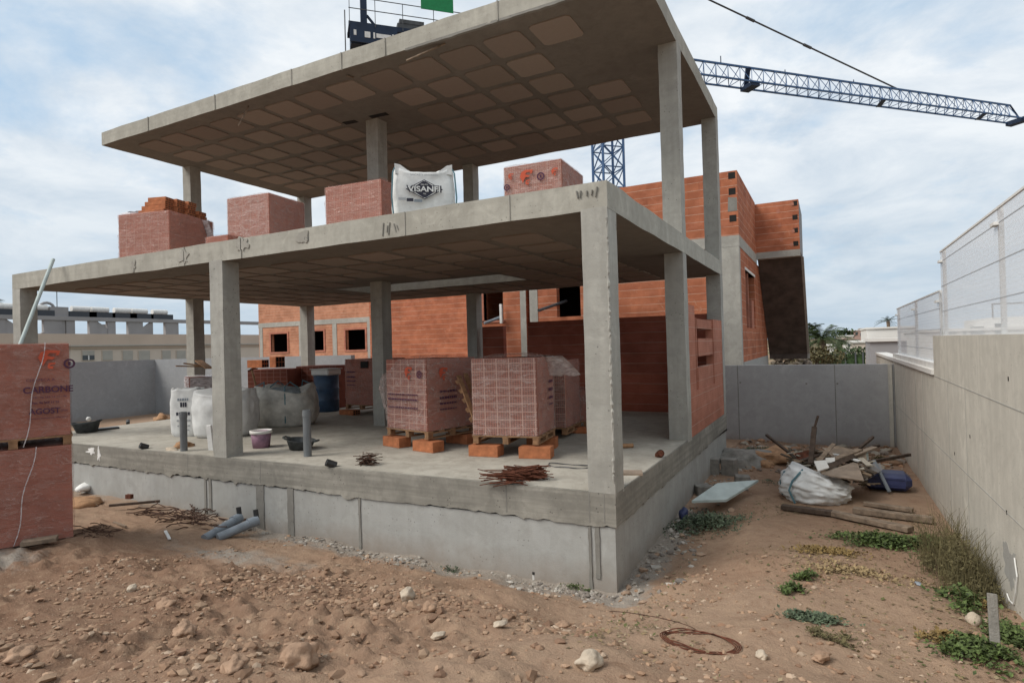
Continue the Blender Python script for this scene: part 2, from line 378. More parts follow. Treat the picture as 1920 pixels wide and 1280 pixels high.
def base_z(x,y):
    x=np.asarray(x,float);y=np.asarray(y,float)
    d2=(x[...,None]-CPA[:,0])**2+(y[...,None]-CPA[:,1])**2
    w=1/(d2+.06)**1.8;z=(w*CPA[:,2]).sum(-1)/w.sum(-1)
    r=np.sqrt((x+2)**2+(y-2)**2)
    return z*(1-sst(16,40,r))
def rough_amp(x,y):
    a=.35+.65*sst(.3,-1.2,x)*sst(-.6,-1.6,y)
    a=a*(1-.55*sst(.2,.9,x)*sst(-3.2,-2.4,y))
    a=a*(1-.6*np.exp(-((x+.4)/1.3)**2-((y+1.1)/.35)**2))
    return a
def fine_z(x,y,amp):
    if abs(x)>16 or abs(y)>16: return 0.
    p=Vector((x,y,0))
    a=noise.fractal(p*.9,.9,2.2,3)*.06+noise.ridged_multi_fractal(p*1.7,.9,2.1,3,.9,2.)*.022-.03
    v=noise.voronoi(p*5.+Vector((noise.noise(p*3)*.8,0,0)))[0]
    ss=lambda q:(lambda t:t*t*(3-2*t))(max(0,min(1,q)));clod=ss((.52-v[0])/.36)*.045
    v2=noise.voronoi(p*13.)[0];clod+=ss((.5-v2[0])/.3)*.024*max(0,noise.noise(p*1.1+Vector((4,4,4)))+.45)
    mask=max(0,min(1,noise.noise(p*.8+Vector((7,3,0)))*2+.6))
    f=noise.fractal(p*6,.6,2.1,6)*.034*(mask+.3)
    return (a*.75+clod*mask+f)*amp*1.2
def gz(x,y): return float(base_z(x,y))+fine_z(x,y,float(rough_amp(x,y)))
def make_ground():
    def axis(segs,out):
        a=[]
        for s,e,st in segs: a+=list(np.arange(s,e,st))
        a.append(segs[-1][1]);lo=a[0];hi=a[-1];g=.3;L=[];H=[]
        while g<out: L.append(lo-g);H.append(hi+g);g*=1.45
        return np.array(L[::-1]+a+H)
    xs=axis([(-13,-7,.12),(-7,-3.5,.055),(-3.5,3.5,.028)],3500);ys=axis([(-4.7,.2,.028),(.2,4,.06),(4,11,.12)],3500)
    X,Y=np.meshgrid(xs,ys);Z=np.zeros_like(X)
    for j in range(len(ys)): Z[j]=base_z(X[j],Y[j])
    A=rough_amp(X,Y)
    nx,ny=len(xs),len(ys)
    for j in range(ny):
        y=ys[j]
        if abs(y)>16: continue
        for i in range(nx):
            if abs(xs[i])<16: Z[j,i]+=fine_z(xs[i],y,A[j,i])
    co=np.stack([X,Y,Z],-1).reshape(-1,3)
    idx=np.arange(nx*ny).reshape(ny,nx)
    q=np.stack([idx[:-1,:-1],idx[:-1,1:],idx[1:,1:],idx[1:,:-1]],-1).reshape(-1,4)
    me=bpy.data.meshes.new('ground');me.from_pydata(co.tolist(),[],q.tolist());me.update()
    me.polygons.foreach_set('use_smooth',[True]*len(me.polygons))
    # tone attribute: r = grey gravel, g = reddish soil
    x=co[:,0];y=co[:,1]
    grav=np.exp(-(np.maximum(0,-y-.0)/.5)**2)*(y<.5)*(x<.2)*.75*(1-sst(-4,-7,x)*.4)
    grav=np.maximum(grav,np.exp(-(np.maximum(0,x-.0)/.35)**2)*(x>-.2)*(y>-.4)*(y<3)*.9)
    grav=np.maximum(grav,.55*np.exp(-((x+4.4)/1.6)**2-((y+1.2)/.45)**2))
    grav=np.maximum(grav,.75*np.exp(-((x+6.3)/.8)**2-((y+3.)/.6)**2))
    grav=np.maximum(grav,.4*np.exp(-((x-2.3)/1.2)**2-((y+3.1)/.35)**2))
    red=sst(-.2,-3,x)*sst(-.8,-2,y);red=np.maximum(red,.8*sst(4,8,y)*(x>0.))
    far=sst(25,60,np.sqrt(x*x+y*y))
    a=me.attributes.new('soil','FLOAT_COLOR','POINT')
    arr=np.ones((len(co),4),dtype=np.float32);arr[:,0]=grav;arr[:,1]=red;arr[:,2]=far
    a.data.foreach_set('color',arr.ravel())
    n=NT('dirt');at_=n.n('ShaderNodeAttribute',{'attribute_name':'soil'});g,r,fr=n.sep(at_.outputs[1])
    big=n.noise(1.4,5,.6,None,.5);mid=n.noise(6,7,.7,None,.4);fn=n.noise(38,5,.7);
    tan_,red_=(.315,.205,.138),(.215,.128,.084)
    c=n.mix(n.math('MULTIPLY',r,n.ramp(big,(.3,.55),(.6,1.))),tan_,red_)
    c=n.mix(n.math('MULTIPLY',n.math('MULTIPLY',n.math('SUBTRACT',1.,n.math('MULTIPLY',r,.75)),n.ramp(n.noise(.55,4,.6),(.42,0.),(.62,1.))),.6),c,(.38,.27,.19))
    c=n.mix(n.math('MULTIPLY',n.ramp(mid,(.5,0.),(.68,1.)),.55),c,(.43,.30,.20))
    c=n.mix(n.math('MULTIPLY',n.ramp(mid,(.3,1.),(.46,0.)),.5),c,(.20,.115,.07))
    gm=n.math('MULTIPLY',n.ramp(n.math('ADD',g,n.math('MULTIPLY',n.math('SUBTRACT',n.noise(4,5,.65),.5),.9)),(.3,0.),(.6,1.)),.9)
    c=n.mix(gm,c,n.mix(n.noise(30,4,.7),(.20,.17,.14),(.42,.38,.33)))
    vo=n.n('ShaderNodeTexVoronoi',Scale=42.,Vector=n.co());sp=n.math('MULTIPLY',n.math('LESS_THAN',vo.outputs[0],.22),n.math('GREATER_THAN',n.noise(9,3,.6),.5))
    
    c=n.mix(n.math('MULTIPLY',sp,.45),c,(.50,.38,.27))
    c=n.mix(fn,tuple_mul(n,c,.80),c)
    c=n.mix(n.math('MULTIPLY',fr,n.ramp(n.noise(.03,5,.7),(.4,0.),(.6,1.))),c,(.09,.10,.05))
    h=n.math('ADD',n.math('MULTIPLY',mid,1.),n.math('MULTIPLY',fn,.45));h=n.math('ADD',h,n.math('MULTIPLY',sp,.3))
    me.materials.append(n.bsdf(c,.97,n.bump(h,.9,.035),.1))
    o=bpy.data.objects.new('ground',me);COL.objects.link(o);tag(o,kind='structure');return o
def tuple_mul(n,c,k): return n.mix(1.,c,(k,k,k),'MULTIPLY')
make_ground()
# ------------------------------------------------------------------ the unfinished house (concrete frame)
W,D2,D3,H0,HL,HT,HU,HUT=12.6,3.72,7.81,.983,4.0,4.3,7.41,7.706
C=.3;XM=-6.165;UX=-12.55;UY=1.74
H=thing('unfinished_house',(-6.3,3.9,0),'bare concrete house frame of two slabs on square columns, bricks stored on both floors','house')
o=MB().box(-W+.02,-.02,.02,D3-.02,-.6,.62).build('foundation_wall','plinth',H)
rng=random.Random(3)
def jag(L,base,amp,step=.05):
    pts=[];x=0
    while x<L:
        pts.append((x,base+amp*(noise.noise(Vector((x*.8,base,2)))*.35+noise.noise(Vector((x*7,5,1)))*.4+noise.noise(Vector((x*17,2,1)))*.3+(-.5 if noise.noise(Vector((x*3.1,8,1)))>.33 else 0))));x+=step*rng.uniform(.4,1.6)
    pts.append((L,base));return pts
# ring beam: front lip and right lip with a ragged run-out over the smooth wall
pf=[(-W+x,z) for x,z in jag(W,.63,.07)]
MB().prism([(-W,H0)]+pf+[(0,H0)],0,.35).build('ring_beam','beam',H)
pr=[(x,z) for x,z in jag(D3-.3,.63,.05)]
MB().prism([(.352,H0)]+[(x+.352,z) for x,z in pr[:-1]]+[(D3,.6),(D3,H0)],-.3,0,'x').build('ring_beam','beam',H)
MB().box(-W,-W+.3,.352,D3,.55,H0).box(-W+.302,-.302,D3-.3,D3,.55,H0).build('ring_beam','beam',H)
o=MB().box(-W+.302,-.302,.352,D3-.302,.7,H0-.002).build('floor_slab','floor',H)
# thin screed topping reaching the edge, ragged outline
sc_=MB();pts=[]
for x,z in jag(W-.02,0,.03,.14): pts.append((-W+.01+x,.035+abs(z)))
sc_.prism(pts+[(-.035,D3-.01),(-W+.01,D3-.01)],H0+.001,H0+.006,'z').build('floor_screed','floor',H)
# vertical concrete runs and formwork joints on the plinth
m=MB()
for u,w,zb in ((384,.05,.12),(393,.06,.2),(486,.16,-.1),(543,.12,.0),(672,.035,-.1),(1103,.03,-.12),(1117,.05,.15),(300,.03,.62),(352,.02,.6)):
    x=at(u,930,'y',0).x
    if zb<.5:
        pl=[];zz=.66
        L=[];Rr=[]
        while zz>zb-.1:
            L.append((x-w/2+.012*noise.noise(Vector((x,zz*9,0))),zz));Rr.append((x+w/2+.012*noise.noise(Vector((x+4,zz*9,0))),zz));zz-=.06
        m.prism(L+Rr[::-1],.008,.03)
m.build_each('concrete_run','stain',H)
m=MB()
for u in (352,488,948,1103,1131):
    x=at(u,880,'y',0).x;m.box(x-.006,x+.006,-.002,.02,.66,H0-.01)
m.build_each('form_joint','stain',H)
# columns
cx=[-W,XM-C,-C];cy=[0,D2-C/2-.0,D3-C];cy=[0,D2,D3-C]
for i,x in enumerate(cx):
    for j,y in enumerate(cy):
        o=MB().box(x,x+C,y,y+C,H0-.03,HL+.02).build('column','col',H);rough_edges(o,.008,3.3,.12)
        if j>0:
            o=MB().box(x,x+C,y,y+C,HT-.03,HU+.02).build('column','col',H);rough_edges(o,.008,3.3,.12)
# grout-leak seam down the corner column
m=MB();z=1.1;pts=[];rr_=[]
while z<3.9:
    pts.append((-.012+U(-.006,.006),.002,z));rr_.append(U(.004,.020));z+=U(.02,.05)
m.tube(pts,rr_,6);m.build('grout_seam','conc',H)
# slabs. lower one has a stair void near the middle
VX0,VX1,VY0,VY1=-8.1,-3.7,4.35,5.6
def slab(x0,x1,y0,y1,z0,z1,void=None,name='floor_slab'):
    m=MB()
    if void:
        a,b,c,d=void
        m.box(x0,x1,y0,c,z0,z1).box(x0,x1,d,y1,z0,z1).box(x0,a,c,d,z0,z1).box(b,x1,c,d,z0,z1)
        bmv=m
    else: m.box(x0,x1,y0,y1,z0,z1)
    return m.build(name,'edge',H)
S1=MB();
def slab_void(x0,x1,y0,y1,z0,z1,a,b,c,d):
    xs=[x0,a,b,x1];ys=[y0,c,d,y1];vs=[];
    for z in (z0,z1):
        for y in ys:
            for x in xs: vs.append((x,y,z))
    I=lambda i,j,k:k*16+j*4+i
    fs=[]
    for j in range(3):
        for i in range(3):
            if i==1 and j==1: continue
            fs.append((I(i,j,0),I(i,j+1,0),I(i+1,j+1,0),I(i+1,j,0)));fs.append((I(i,j,1),I(i+1,j,1),I(i+1,j+1,1),I(i,j+1,1)))
    for i in range(3):
        fs.append((I(i,0,0),I(i+1,0,0),I(i+1,0,1),I(i,0,1)));fs.append((I(i,3,0),I(i,3,1),I(i+1,3,1),I(i+1,3,0)))
        fs.append((I(0,i,0),I(0,i,1),I(0,i+1,1),I(0,i+1,0)));fs.append((I(3,i,0),I(3,i+1,0),I(3,i+1,1),I(3,i,1)))
    fs+= [(I(1,1,0),I(1,1,1),I(2,1,1),I(2,1,0)),(I(1,2,0),I(2,2,0),I(2,2,1),I(1,2,1)),(I(1,1,0),I(1,2,0),I(1,2,1),I(1,1,1)),(I(2,1,0),I(2,1,1),I(2,2,1),I(2,2,0))]
    return MB().add(vs,fs)
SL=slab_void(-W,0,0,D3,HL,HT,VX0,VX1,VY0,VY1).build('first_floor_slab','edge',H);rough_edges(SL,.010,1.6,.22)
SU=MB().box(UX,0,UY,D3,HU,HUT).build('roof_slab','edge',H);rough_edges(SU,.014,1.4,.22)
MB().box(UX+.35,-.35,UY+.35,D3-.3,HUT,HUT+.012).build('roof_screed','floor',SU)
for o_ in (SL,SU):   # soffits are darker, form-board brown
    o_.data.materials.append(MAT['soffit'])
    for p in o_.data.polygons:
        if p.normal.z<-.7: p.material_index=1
def infill(x0,x1,y0,y1,z,skip,parent):
    m=MB();P=.83
    nx=int((x1-x0)/P);
    k=0
    while True:
        bx=-1.20-.83*k
        if bx-.68<x0: break
        j=0
        while True:
            by=y0+P*j
            if by+.66>y1: break
            if not skip(bx-.34,by+.33):
                t=U(.85,1.15);b=.5+.5*R()
                m.ct=(.275*t,(.228-.010*b)*t,.182*t)
                x_a,x_b=bx-.68+U(-.02,.02),bx+U(-.02,.02);y_a,y_b=by+U(-.02,.02),by+.66+U(-.02,.02)
                pl=[]
                for (ax_,ay_),(bx_,by_) in (((x_a,y_a),(x_b,y_a)),((x_b,y_a),(x_b,y_b)),((x_b,y_b),(x_a,y_b)),((x_a,y_b),(x_a,y_a))):
                    for q in range(7):
                        f=(q+.5)/7;c_=.02*max(0,abs(f-.5)*2-.75)/.25
                        px,py=ax_+(bx_-ax_)*f,ay_+(by_-ay_)*f
                        cx_,cy_=(x_a+x_b)/2,(y_a+y_b)/2
                        k2=1-c_*1.6+U(-.014,.01)
                        pl.append((cx_+(px-cx_)*k2,cy_+(py-cy_)*k2))
                m.prism(pl,z-.019,z+.005,'z')
            j+=1
        k+=1
    return m.build('infill_blocks','infill',parent)
def near_col(x,y):
    return any(abs(x-(a+.15))<.75 and abs(y-(b+.15))<.75 for a in cx for b in cy)
infill(UX,0,2.12,D3-.2,HU,lambda x,y: near_col(x,y) and y>3 or (x>-1.9 and 3.<y<4.4),SU)
infill(-W+.2,0,.75,D3-.2,HL,lambda x,y: near_col(x,y) or (VX0-.4<x<VX1+.4 and VY0-.35<y<VY1+.35),SL)
# upstand kerb round the stair void and formwork joints on the slab faces
MB().box(VX0-.15,VX1+.15,VY1+.002,VY1+.15,HT-.002,HT+.55).box(VX1+.002,VX1+.15,VY0,VY1,HT-.002,HT+.5).build('void_kerb','conc',SL)
m=MB()
for u,v in ((278,230),(403,190),(547,150),(722,85),(933,20),(640,110)):
    x=at(u,v,'y',UY).x;m.box(x-.01,x+.01,UY-.016,UY+.02,HU-.004,HUT+.001)
for u in (452,760,957,345): 
    x=at(u,450,'y',0).x;m.box(x-.007,x+.007,-.012,.02,HL,HT)
m.build_each('form_joint','edgeblot',SU)
# dark lip where the roof slab's front form leaked
m=MB();m.prism([(x-3.9,HU+.005-.02-.028*abs(noise.noise(Vector((x*4,1,1))))) for x in np.arange(0,3.7,.08)]+[(-.25,HU+.02),(-3.9,HU+.02)],UY-.005,UY+.05)
m.build('form_lip','stain',SU)
# small holes in the roof slab beside the middle column
m=MB()
for (u,v,l) in ((657,229,.32),(710,216,.42)):
    p=at(u,v,'z',HU);m.obox((p.x,p.y,HU-.004),l,.14,.012,.1)
m.build_each('soffit_opening','dark',SU)
# short form-tie marks on the slab face
m=MB()
def strokes(u,v,n,h=.1,sp=.05,face='y',w=.015):
    p=at(u,v,'y',0)
    for k in range(n):
        x=p.x+(k-n/2)*sp;t=U(-.03,.03);hh=h*U(.3,1.2);x+=U(-.012,.012)
        m.prism([(x-w/2,p.z+hh/2),(x+w/2,p.z+hh/2),(x+w/2+t,p.z-hh/2),(x-w/2*.3+t,p.z-hh/2)],-.013,.005)
strokes(736,428,5,.16,.055);strokes(1105,362,5,.10,.06);strokes(578,446,2,.10,.05)
m.build_each('tie_mark','stain',SL)
def blotch(u,v,rx,rz_,y=-.011,par=None,mat='stain',n=40):
    p=at(u,v,'y',0);pl=[]
    for k in range(n):
        a=2*PI*k/n;q=1+.9*noise.noise(Vector((p.x*3+math.cos(a)*1.4,math.sin(a)*1.4,p.z)))+.5*noise.noise(Vector((p.x*3+math.cos(a)*4,math.sin(a)*4,p.z)))
        pl.append((p.x+math.cos(a)*rx*q,p.z+math.sin(a)*rz_*q))
    return pl
m=MB()
for u,v,a,b in ((346,482,.10,.10),(250,499,.07,.08),(455,458,.13,.10),(570,446,.10,.09)):
    m.prism(blotch(u,v,a,b),-.012,.004)
m.build_each('damp_patch','edgeblot',SL)
m=MB()
for u,v,a,b in ((172,846,.12,.05),(185,852,.04,.10)): m.prism(blotch(u,v,a,b),-.005,.004)
m.build_each('plaster_splash','white',H)
# brick infill walls of the house
wy=D3-.26
bw=MB();xl=at(990,640,'y',wy).x
bw.box(xl,-C-.002,wy,wy+.16,H0,3.17)
bw.box(at(905,640,'y',wy).x,at(944,640,'y',wy).x,wy,wy+.16,H0,3.1).build('brick_wall','brickd',H)
# side panel, with unfinished notch between two brick piers
x0,x1=-.155,-.004
def Yx(u,v): return at(u,v,'x',0).y
ya,yb,yc,yd=D2+C+.002,Yx(1306,700),Yx(1340,700),D3-C-.002
zb_=2.05
m=MB();m.box(x0,x1,ya,yb,H0+.006,3.18).box(x0,x1,yb,yc,H0+.006,1.72)
m.box(x0,x1,yc,yd,H0+.006,3.0)
m.box(x0,-.02,yb+.28,yc-.001,1.722,2.1).box(x0,-.02,yb+.34,yc-.001,2.3,2.62).box(x0,-.03,yb+.34,yc-.001,2.8,2.97)
m.box(x0,x1-.03,yb+.24,yb+.30,1.722,2.99)
m.build('brick_wall','bricks',H)
# ------------------------------------------------------------------ boundary walls
XR=3.35;YB=10.17
T=thing('boundary_wall',(XR,0,0),'tall pale board-marked concrete wall along the right, stepping down beyond the fence post','wall')
MB().box(XR,XR+.25,-9,4.3,-.5,2.555).build('wall_panel','rwall',T)
MB().box(XR,XR+.25,4.302,16,-.5,2.0).build('wall_panel','rwall',T)
MB().box(XR-.03,XR+.28,4.302,16,2.0,2.07).build('coping','whitew',T)
m=MB()
for (ya_,za,yb2,zb2) in ((-2.5,1.93,4.3,1.99),(-2.,1.03,10.1,1.0)):
    m.prism([(ya_,za-.008),(yb2,zb2-.008),(yb2,zb2),(ya_,za)],XR-.004,XR+.01,'x')
for y in (-.6,2.1,3.2,5.5,6.4,8.1): m.prism([(y,0.),(y+.007,0.),(y+.007,1.95),(y,1.95)],XR-.003,XR+.01,'x')
m.build_each('pour_joint','rwall2',T)
m=MB()
for u,v in ((1891,710),(1819,818),(1888,960),(1790,850)):
    p=at(u,v,'x',XR);m.box(XR-.004,XR+.01,p.y-.009,p.y+.009,p.z-.018,p.z+.018)
m.build_each('tie_hole','dark',T)
# white hooked mark low on the wall
p=[at(u,v,'x',XR-.012) for u,v in ((1902,1045),(1907,1080),(1904,1110),(1900,1132),(1893,1125),(1888,1112))]
MB().tube(p,.006,6).build('white_mark','white',T)
m=MB()
for (u,v,a,b) in ((1895,1070,.22,.16),):
    p=at(u,v,'x',XR);pl=[]
    for k in range(44):
        an=2*PI*k/44;q=1+.7*noise.noise(Vector((p.y*3+math.cos(an)*1.4,math.sin(an)*1.4,p.z)))+.5*noise.noise(Vector((math.cos(an)*4,p.y+math.sin(an)*4,p.z)))
        pl.append((p.y+math.cos(an)*a*q,p.z+math.sin(an)*b*q))
    m.prism(pl,XR-.0015,XR+.004,'x')
m.build_each('damp_patch','rwall2',T)
# pvc post-like pale strip leaning on the wall bottom
T=thing('boundary_wall',(0,YB,0),'long low grey concrete wall closing the back of the plot','wall')
xc=at(285,674,'y',YB).x
MB().box(xc+.2,-13,YB,YB+.2,-.5,2.42).build('wall_panel','bwall',T)
MB().box(-12.998,XR-.005,YB,YB+.2,-.5,1.925).build('wall_panel','bwall2',T)
m=MB()
for u in (1567,1385):
    x=at(u,760,'y',YB).x;m.box(x-.008,x+.008,YB-.004,YB+.01,0,1.92)
for u,v in ((1388,717),(1570,719),(1672,719),(1512,719)):
    q=at(u,v,'y',YB);m.box(q.x-.02,q.x+.02,YB-.005,YB+.01,q.z-.02,q.z+.02)
m.build_each('pour_joint','stain',T)
MB().box(3.22,3.30,YB-.04,YB-.002,-.1,1.93).build('corner_strip','rwall',T)
T=thing('boundary_wall',(xc,0,0),'grey concrete wall on the far left behind the raised floor','wall')
MB().box(xc,xc+.2,-14,YB+.2,-.5,2.42).build('wall_panel','bwall',T)
# ------------------------------------------------------------------ mesh fences on the right wall
def fence(y0,y1,zb,zt,lab,posts,folds):
    T=thing('mesh_fence',(XR+.12,y0,zb),lab,'fence','white mesh fences on the right wall')
    MB().box(XR+.118,XR+.122,y0,y1,zb,zt).build('mesh_panel','mesh',T)
    m=MB();m.box(XR+.11,XR+.13,y0,y1,zt-.01,zt+.01)
    m.build('top_rail','craneg' if False else 'white',T)
    m=MB()
    for z in folds: m.box(XR+.116,XR+.124,y0,y1,z-.004,z+.004)
    m.build('fold_line','foldw',T)
    for y in posts:
        m=MB();m.box(XR+.13,XR+.17,y-.02,y+.02,zb,zt+.02);m.build('post','white',T)
        m=MB();m.box(XR+.08,XR+.13,y-.08,y+.08,zt-.16,zt-.13).build('bracket','white',T)
    return T
fence(-6,4.3,2.555,3.74,'tall see-through white mesh fence on top of the high part of the right wall',(-3.2,at(1840,440,'x',XR).y,4.2),(2.9,3.25,3.6))
fence(4.45,10.6,2.07,3.2,'lower white mesh fence on the stepped-down far part of the right wall',(4.6,7.4,10.5),(2.35,2.65,2.95))
MB_=MB().box(XR+.02,XR+.2,4.4,10.7,2.07,2.16).build('fence_kerb','white');tag(MB_,'white kerb strip under the lower mesh fence on the right wall','kerb')
# ------------------------------------------------------------------ brick packs
GP='wrapped packs of bricks'
def wrapshell(x0,x1,y0,y1,z0,z1,seed,cut=.07,amp=.012,skirt=0,lift=0,flare=None):
    bm=bmesh.new();nx=max(2,int((x1-x0)/cut));ny=max(2,int((y1-y0)/cut));nz=max(2,int((z1-z0)/cut))
    m=MB();e=.012
    def P(x,y,z,nrm):
        p=Vector((x,y,z));q=Vector((p.x*2,p.y*2,p.z*5))+Vector((seed,seed*2,0))
        d=abs(noise.noise(q))*amp*2+noise.noise(q*2.3)*amp
        if nrm.z>.5:
            tx=(x-x0)/(x1-x0);ty=(y-y0)/(y1-y0)
            d=d*1.5+lift*(1-(2*tx-1)**2)*(1-(2*ty-1)**2)
        r=p+nrm*(e+d*(1 if nrm.z<.5 else 1))
        if flare: r=flare(r)
        return r
    def grid(fn,a,b):
        vs=[fn(i/a,j/b) for j in range(b+1) for i in range(a+1)]
        fs=[(j*(a+1)+i,j*(a+1)+i+1,(j+1)*(a+1)+i+1,(j+1)*(a+1)+i) for j in range(b) for i in range(a)]
        m.add(vs,fs)
    X=lambda t:x0+(x1-x0)*t;Y=lambda t:y0+(y1-y0)*t;Z=lambda t:z0+(z1-z0)*t
    grid(lambda a,b:P(X(a),y0,Z(b),Vector((0,-1,0))),nx,nz)
    grid(lambda a,b:P(X(a),y1,Z(b),Vector((0,1,0))),nx,nz)
    grid(lambda a,b:P(x0,Y(a),Z(b),Vector((-1,0,0))),ny,nz)
    grid(lambda a,b:P(x1,Y(a),Z(b),Vector((1,0,0))),ny,nz)
    grid(lambda a,b:P(X(a),Y(b),z1,Vector((0,0,1))),nx,ny)
    return m
def pallet_mesh(w,d):
    m=MB();n=5
    for i in range(n):
        y=-.01+ (d+.0-.09)*i/(n-1);m.box(-.02,w+.02,y,y+.10,.098,.118)
    for x in (-.01,w/2-.04,w-.08):
        m.box(x,x+.09,-.005,d+.005,.0,.02)
        m.box(x,x+.09,-.005,d+.005,.078,.097)
        for y in (0,d/2-.05,d-.10): m.box(x+.003,x+.087,y,y+.10,.021,.077)
    return m
def blob(parent,m,s=.1,mat='inko'):
    """round stamp: ring with a dot"""
    mb=MB();n=20;vs=[];fs=[]
    for k in range(n):
        a=2*PI*k/n
        for r in (.5,.32): vs.append((math.cos(a)*r*s,math.sin(a)*r*s,.001))
    fs=[(2*k,2*((k+1)%n),2*((k+1)%n)+1,2*k+1) for k in range(n)]
    mb.add(vs,fs)
    mb.add([(-.1*s,-.2*s,.001),(.1*s,-.2*s,.001),(.12*s,.2*s,.001),(-.12*s,.2*s,.001)],[(0,1,2,3)])
    return mb.build('round_mark',mat,parent,local=True,xf=m)
def head(parent,m,s=.2,mat='inko'):
    """curled flame-like emblem printed on the film"""
    mb=MB()
    pl=[(-.5,.1),(-.38,.38),(-.1,.5),(.45,.45),(.38,.22),(.22,.18),(.3,.32),(.0,.34),(-.12,.2),(.05,.14),(.25,.1),(.1,-.02),(-.08,.02),(-.16,-.08),(-.3,-.35),(-.42,-.08)]
    mb.prism([(a*s,b*s) for a,b in pl],0.0,.002,'z')
    pl=[(-.12,-.4),(-.05,-.2),(.25,-.18),(.2,-.27),(.02,-.28),(-.02,-.38),(.15,-.36),(.12,-.5),(-.05,-.5)]
    mb.prism([(a*s,b*s) for a,b in pl],0.0,.002,'z')
    return mb.build('emblem',mat,parent,local=True,xf=m)
def printlines(parent,base,rows,w,mat='inkb',seed=0):
    """rows of short blurred lettering bars"""
    rg=random.Random(seed)
    for k,(dz,h) in enumerate(rows):
        mb=MB();x=-w/2
        while x<w/2:
            l=rg.uniform(.02,.06);mb.box(x,min(w/2,x+l),-h/2+dz,h/2+dz,0,.002);x+=l+.012
        mb.build('printed_line',mat,parent,local=True,xf=base)
def pack(x,y,z,rz,w,d,h,label,kind='pack',wrap='wrap',sag=.006,lift=.03,pal=True,seed=0,top=0,group=GP,flare=None,wz=0.):
    T=thing('brick_pack',(x,y,z),label,'brick pack',group,rz)
    b=0
    if pal: pallet_mesh(w,d).build('pallet','wood',T,local=True);b=.12
    MB().box(0,w,0,d,b,b+h).build('brick_stack',kind,T,local=True,bevel=.006)
    if wrap: wrapshell(0,w,0,d,b+wz,b+h,seed,amp=sag,lift=lift,flare=flare).build('plastic_wrap',wrap,T,smooth=True,local=True)
    T['_w']=w
    del T['_w']
    return T
def brick_things(lst,label_fn,cat='brick',group='loose orange bricks',holes=True):
    for k,(x,y,z,rz,w,d,h) in enumerate(lst):
        T=thing('hollow_brick',(x,y,z),label_fn(k),cat,group,rz)
        m=MB();t=.012
        m.box(0,w,0,d,0,h);m.build('clay_body','lump',T,local=True,bevel=.004)
        mm=MB()
        for i in range(3):
            for j in range(2):
                hx=.02+i*(d-.02)/3;hz=.015+j*(h-.01)/2
                mm.box(w-.004,w+.001,hx,hx+(d-.02)/3-.02,hz,hz+(h-.01)/2-.02)
        if holes: mm.build('core_holes','dark',T,local=True)
F0=.98
rd=math.radians
def onf(u,v,z): p=at(u,v,'z',z);return p.x,p.y
# pack P2 (left of centre) and P3 (right of centre), each on two bricks
x,y=onf(727,812,1.19);A2=rd(-14)
fl=lambda r:Vector((r.x-(.20*max(0,(.3-r.x)/.3)*max(0,1-abs(r.z-.75)/.45)),r.y,r.z-.25*max(0,(.35-r.x)/.35)*max(0,(r.z-1.0)/.25)))
P2=pack(x,y,1.17,A2,1.02,1.05,1.12,'wrapped brick pack with loose film draped off its left corner, standing beside the middle column','pack','wrap',.012,.03,seed=2,flare=fl)
head(P2,Matrix.Translation((.62,-.03,1.02))@FRONT,.2);blob(P2,Matrix.Translation((.88,-.03,1.0))@FRONT,.12,'inkb')
printlines(P2,Matrix.Translation((.45,-.03,.6))@FRONT,[(.08,.018),(0,.03),(-.13,.02)],.75,seed=1)
head(P2,Matrix.Translation((1.045,.33,1.0))@SIDEX,.2)
printlines(P2,Matrix.Translation((1.045,.42,.62))@SIDEX,[(.1,.03),(0,.04),(-.09,.03),(-.18,.02)],.36,seed=2)
x,y=onf(888,828,1.19);A3=rd(9)
P3=pack(x,y,1.17,A3,.98,.92,1.11,'square wrapped brick pack showing a full grid of brick ends to the front','pack','wrap',.012,.05,seed=5)
printlines(P3,Matrix.Translation((1.01,.66,.72))@SIDEX,[(.14,.035),(.02,.045),(-.1,.035),(-.2,.02)],.22,seed=3)
def feet(T,ang,x,y,w,which):
    c,s=math.cos(ang),math.sin(ang);out=[]
    for k,(lx,ly) in enumerate(((-.06,-.06),(w-.26,-.10),(w-.40,.72))):
        out.append((x+c*lx-s*ly,y+s*lx+c*ly,F0+.01,ang+(-.05,.04,.1)[k],.46,.24,.16))
    brick_things(out,lambda k:('orange brick under the %s corner of the %s')%(('front left','front right','back right')[k],which),group='orange bricks propping the packs',holes=False)
feet(P2,A2,P2.location.x,P2.location.y,1.02,'pack beside the middle column')
feet(P3,A3,P3.location.x,P3.location.y,.98,'front pack with gridded face')
# loose film flaps
def film(name,pts,label,w=.18,mat='wrapw',n=9):
    m=MB();pts=[Vector(p) for p in pts];vs=[];N=len(pts)
    for i,p in enumerate(pts):
        for k in range(n):
            t=k/(n-1)-.5
            o=Vector((noise.noise(Vector((i*.7,k*.6,w*9)))*.05,noise.noise(Vector((k*.8,i*.5,3)))*.07,noise.noise(Vector((i,k*.7,8)))*.05))
            vs.append(p+Vector((t*w,t*w*.35,0))+o)
    fs=[(i*n+k,i*n+k+1,(i+1)*n+k+1,(i+1)*n+k) for i in range(N-1) for k in range(n-1)]
    m.add(vs,fs);return m
c3=P3.matrix_basis if False else Matrix.Translation(P3.location)@Matrix.Rotation(A3,4,'Z')
film('f',[c3@Vector(p) for p in ((.75,.35,1.25),(.95,.5,1.23),(1.08,.62,1.12),(1.14,.72,.99),(1.13,.78,.93))],'',.55).build('loose_film','wrapw',P3,smooth=True)
for o_ in (next(c for c in P3.children if c.name.startswith('loose_film')),):
    o_.matrix_parent_inverse=Matrix.Identity(4);o_.data.transform((Matrix.Rotation(-A3,4,'Z')))
p=at(880,822,'z',F0)
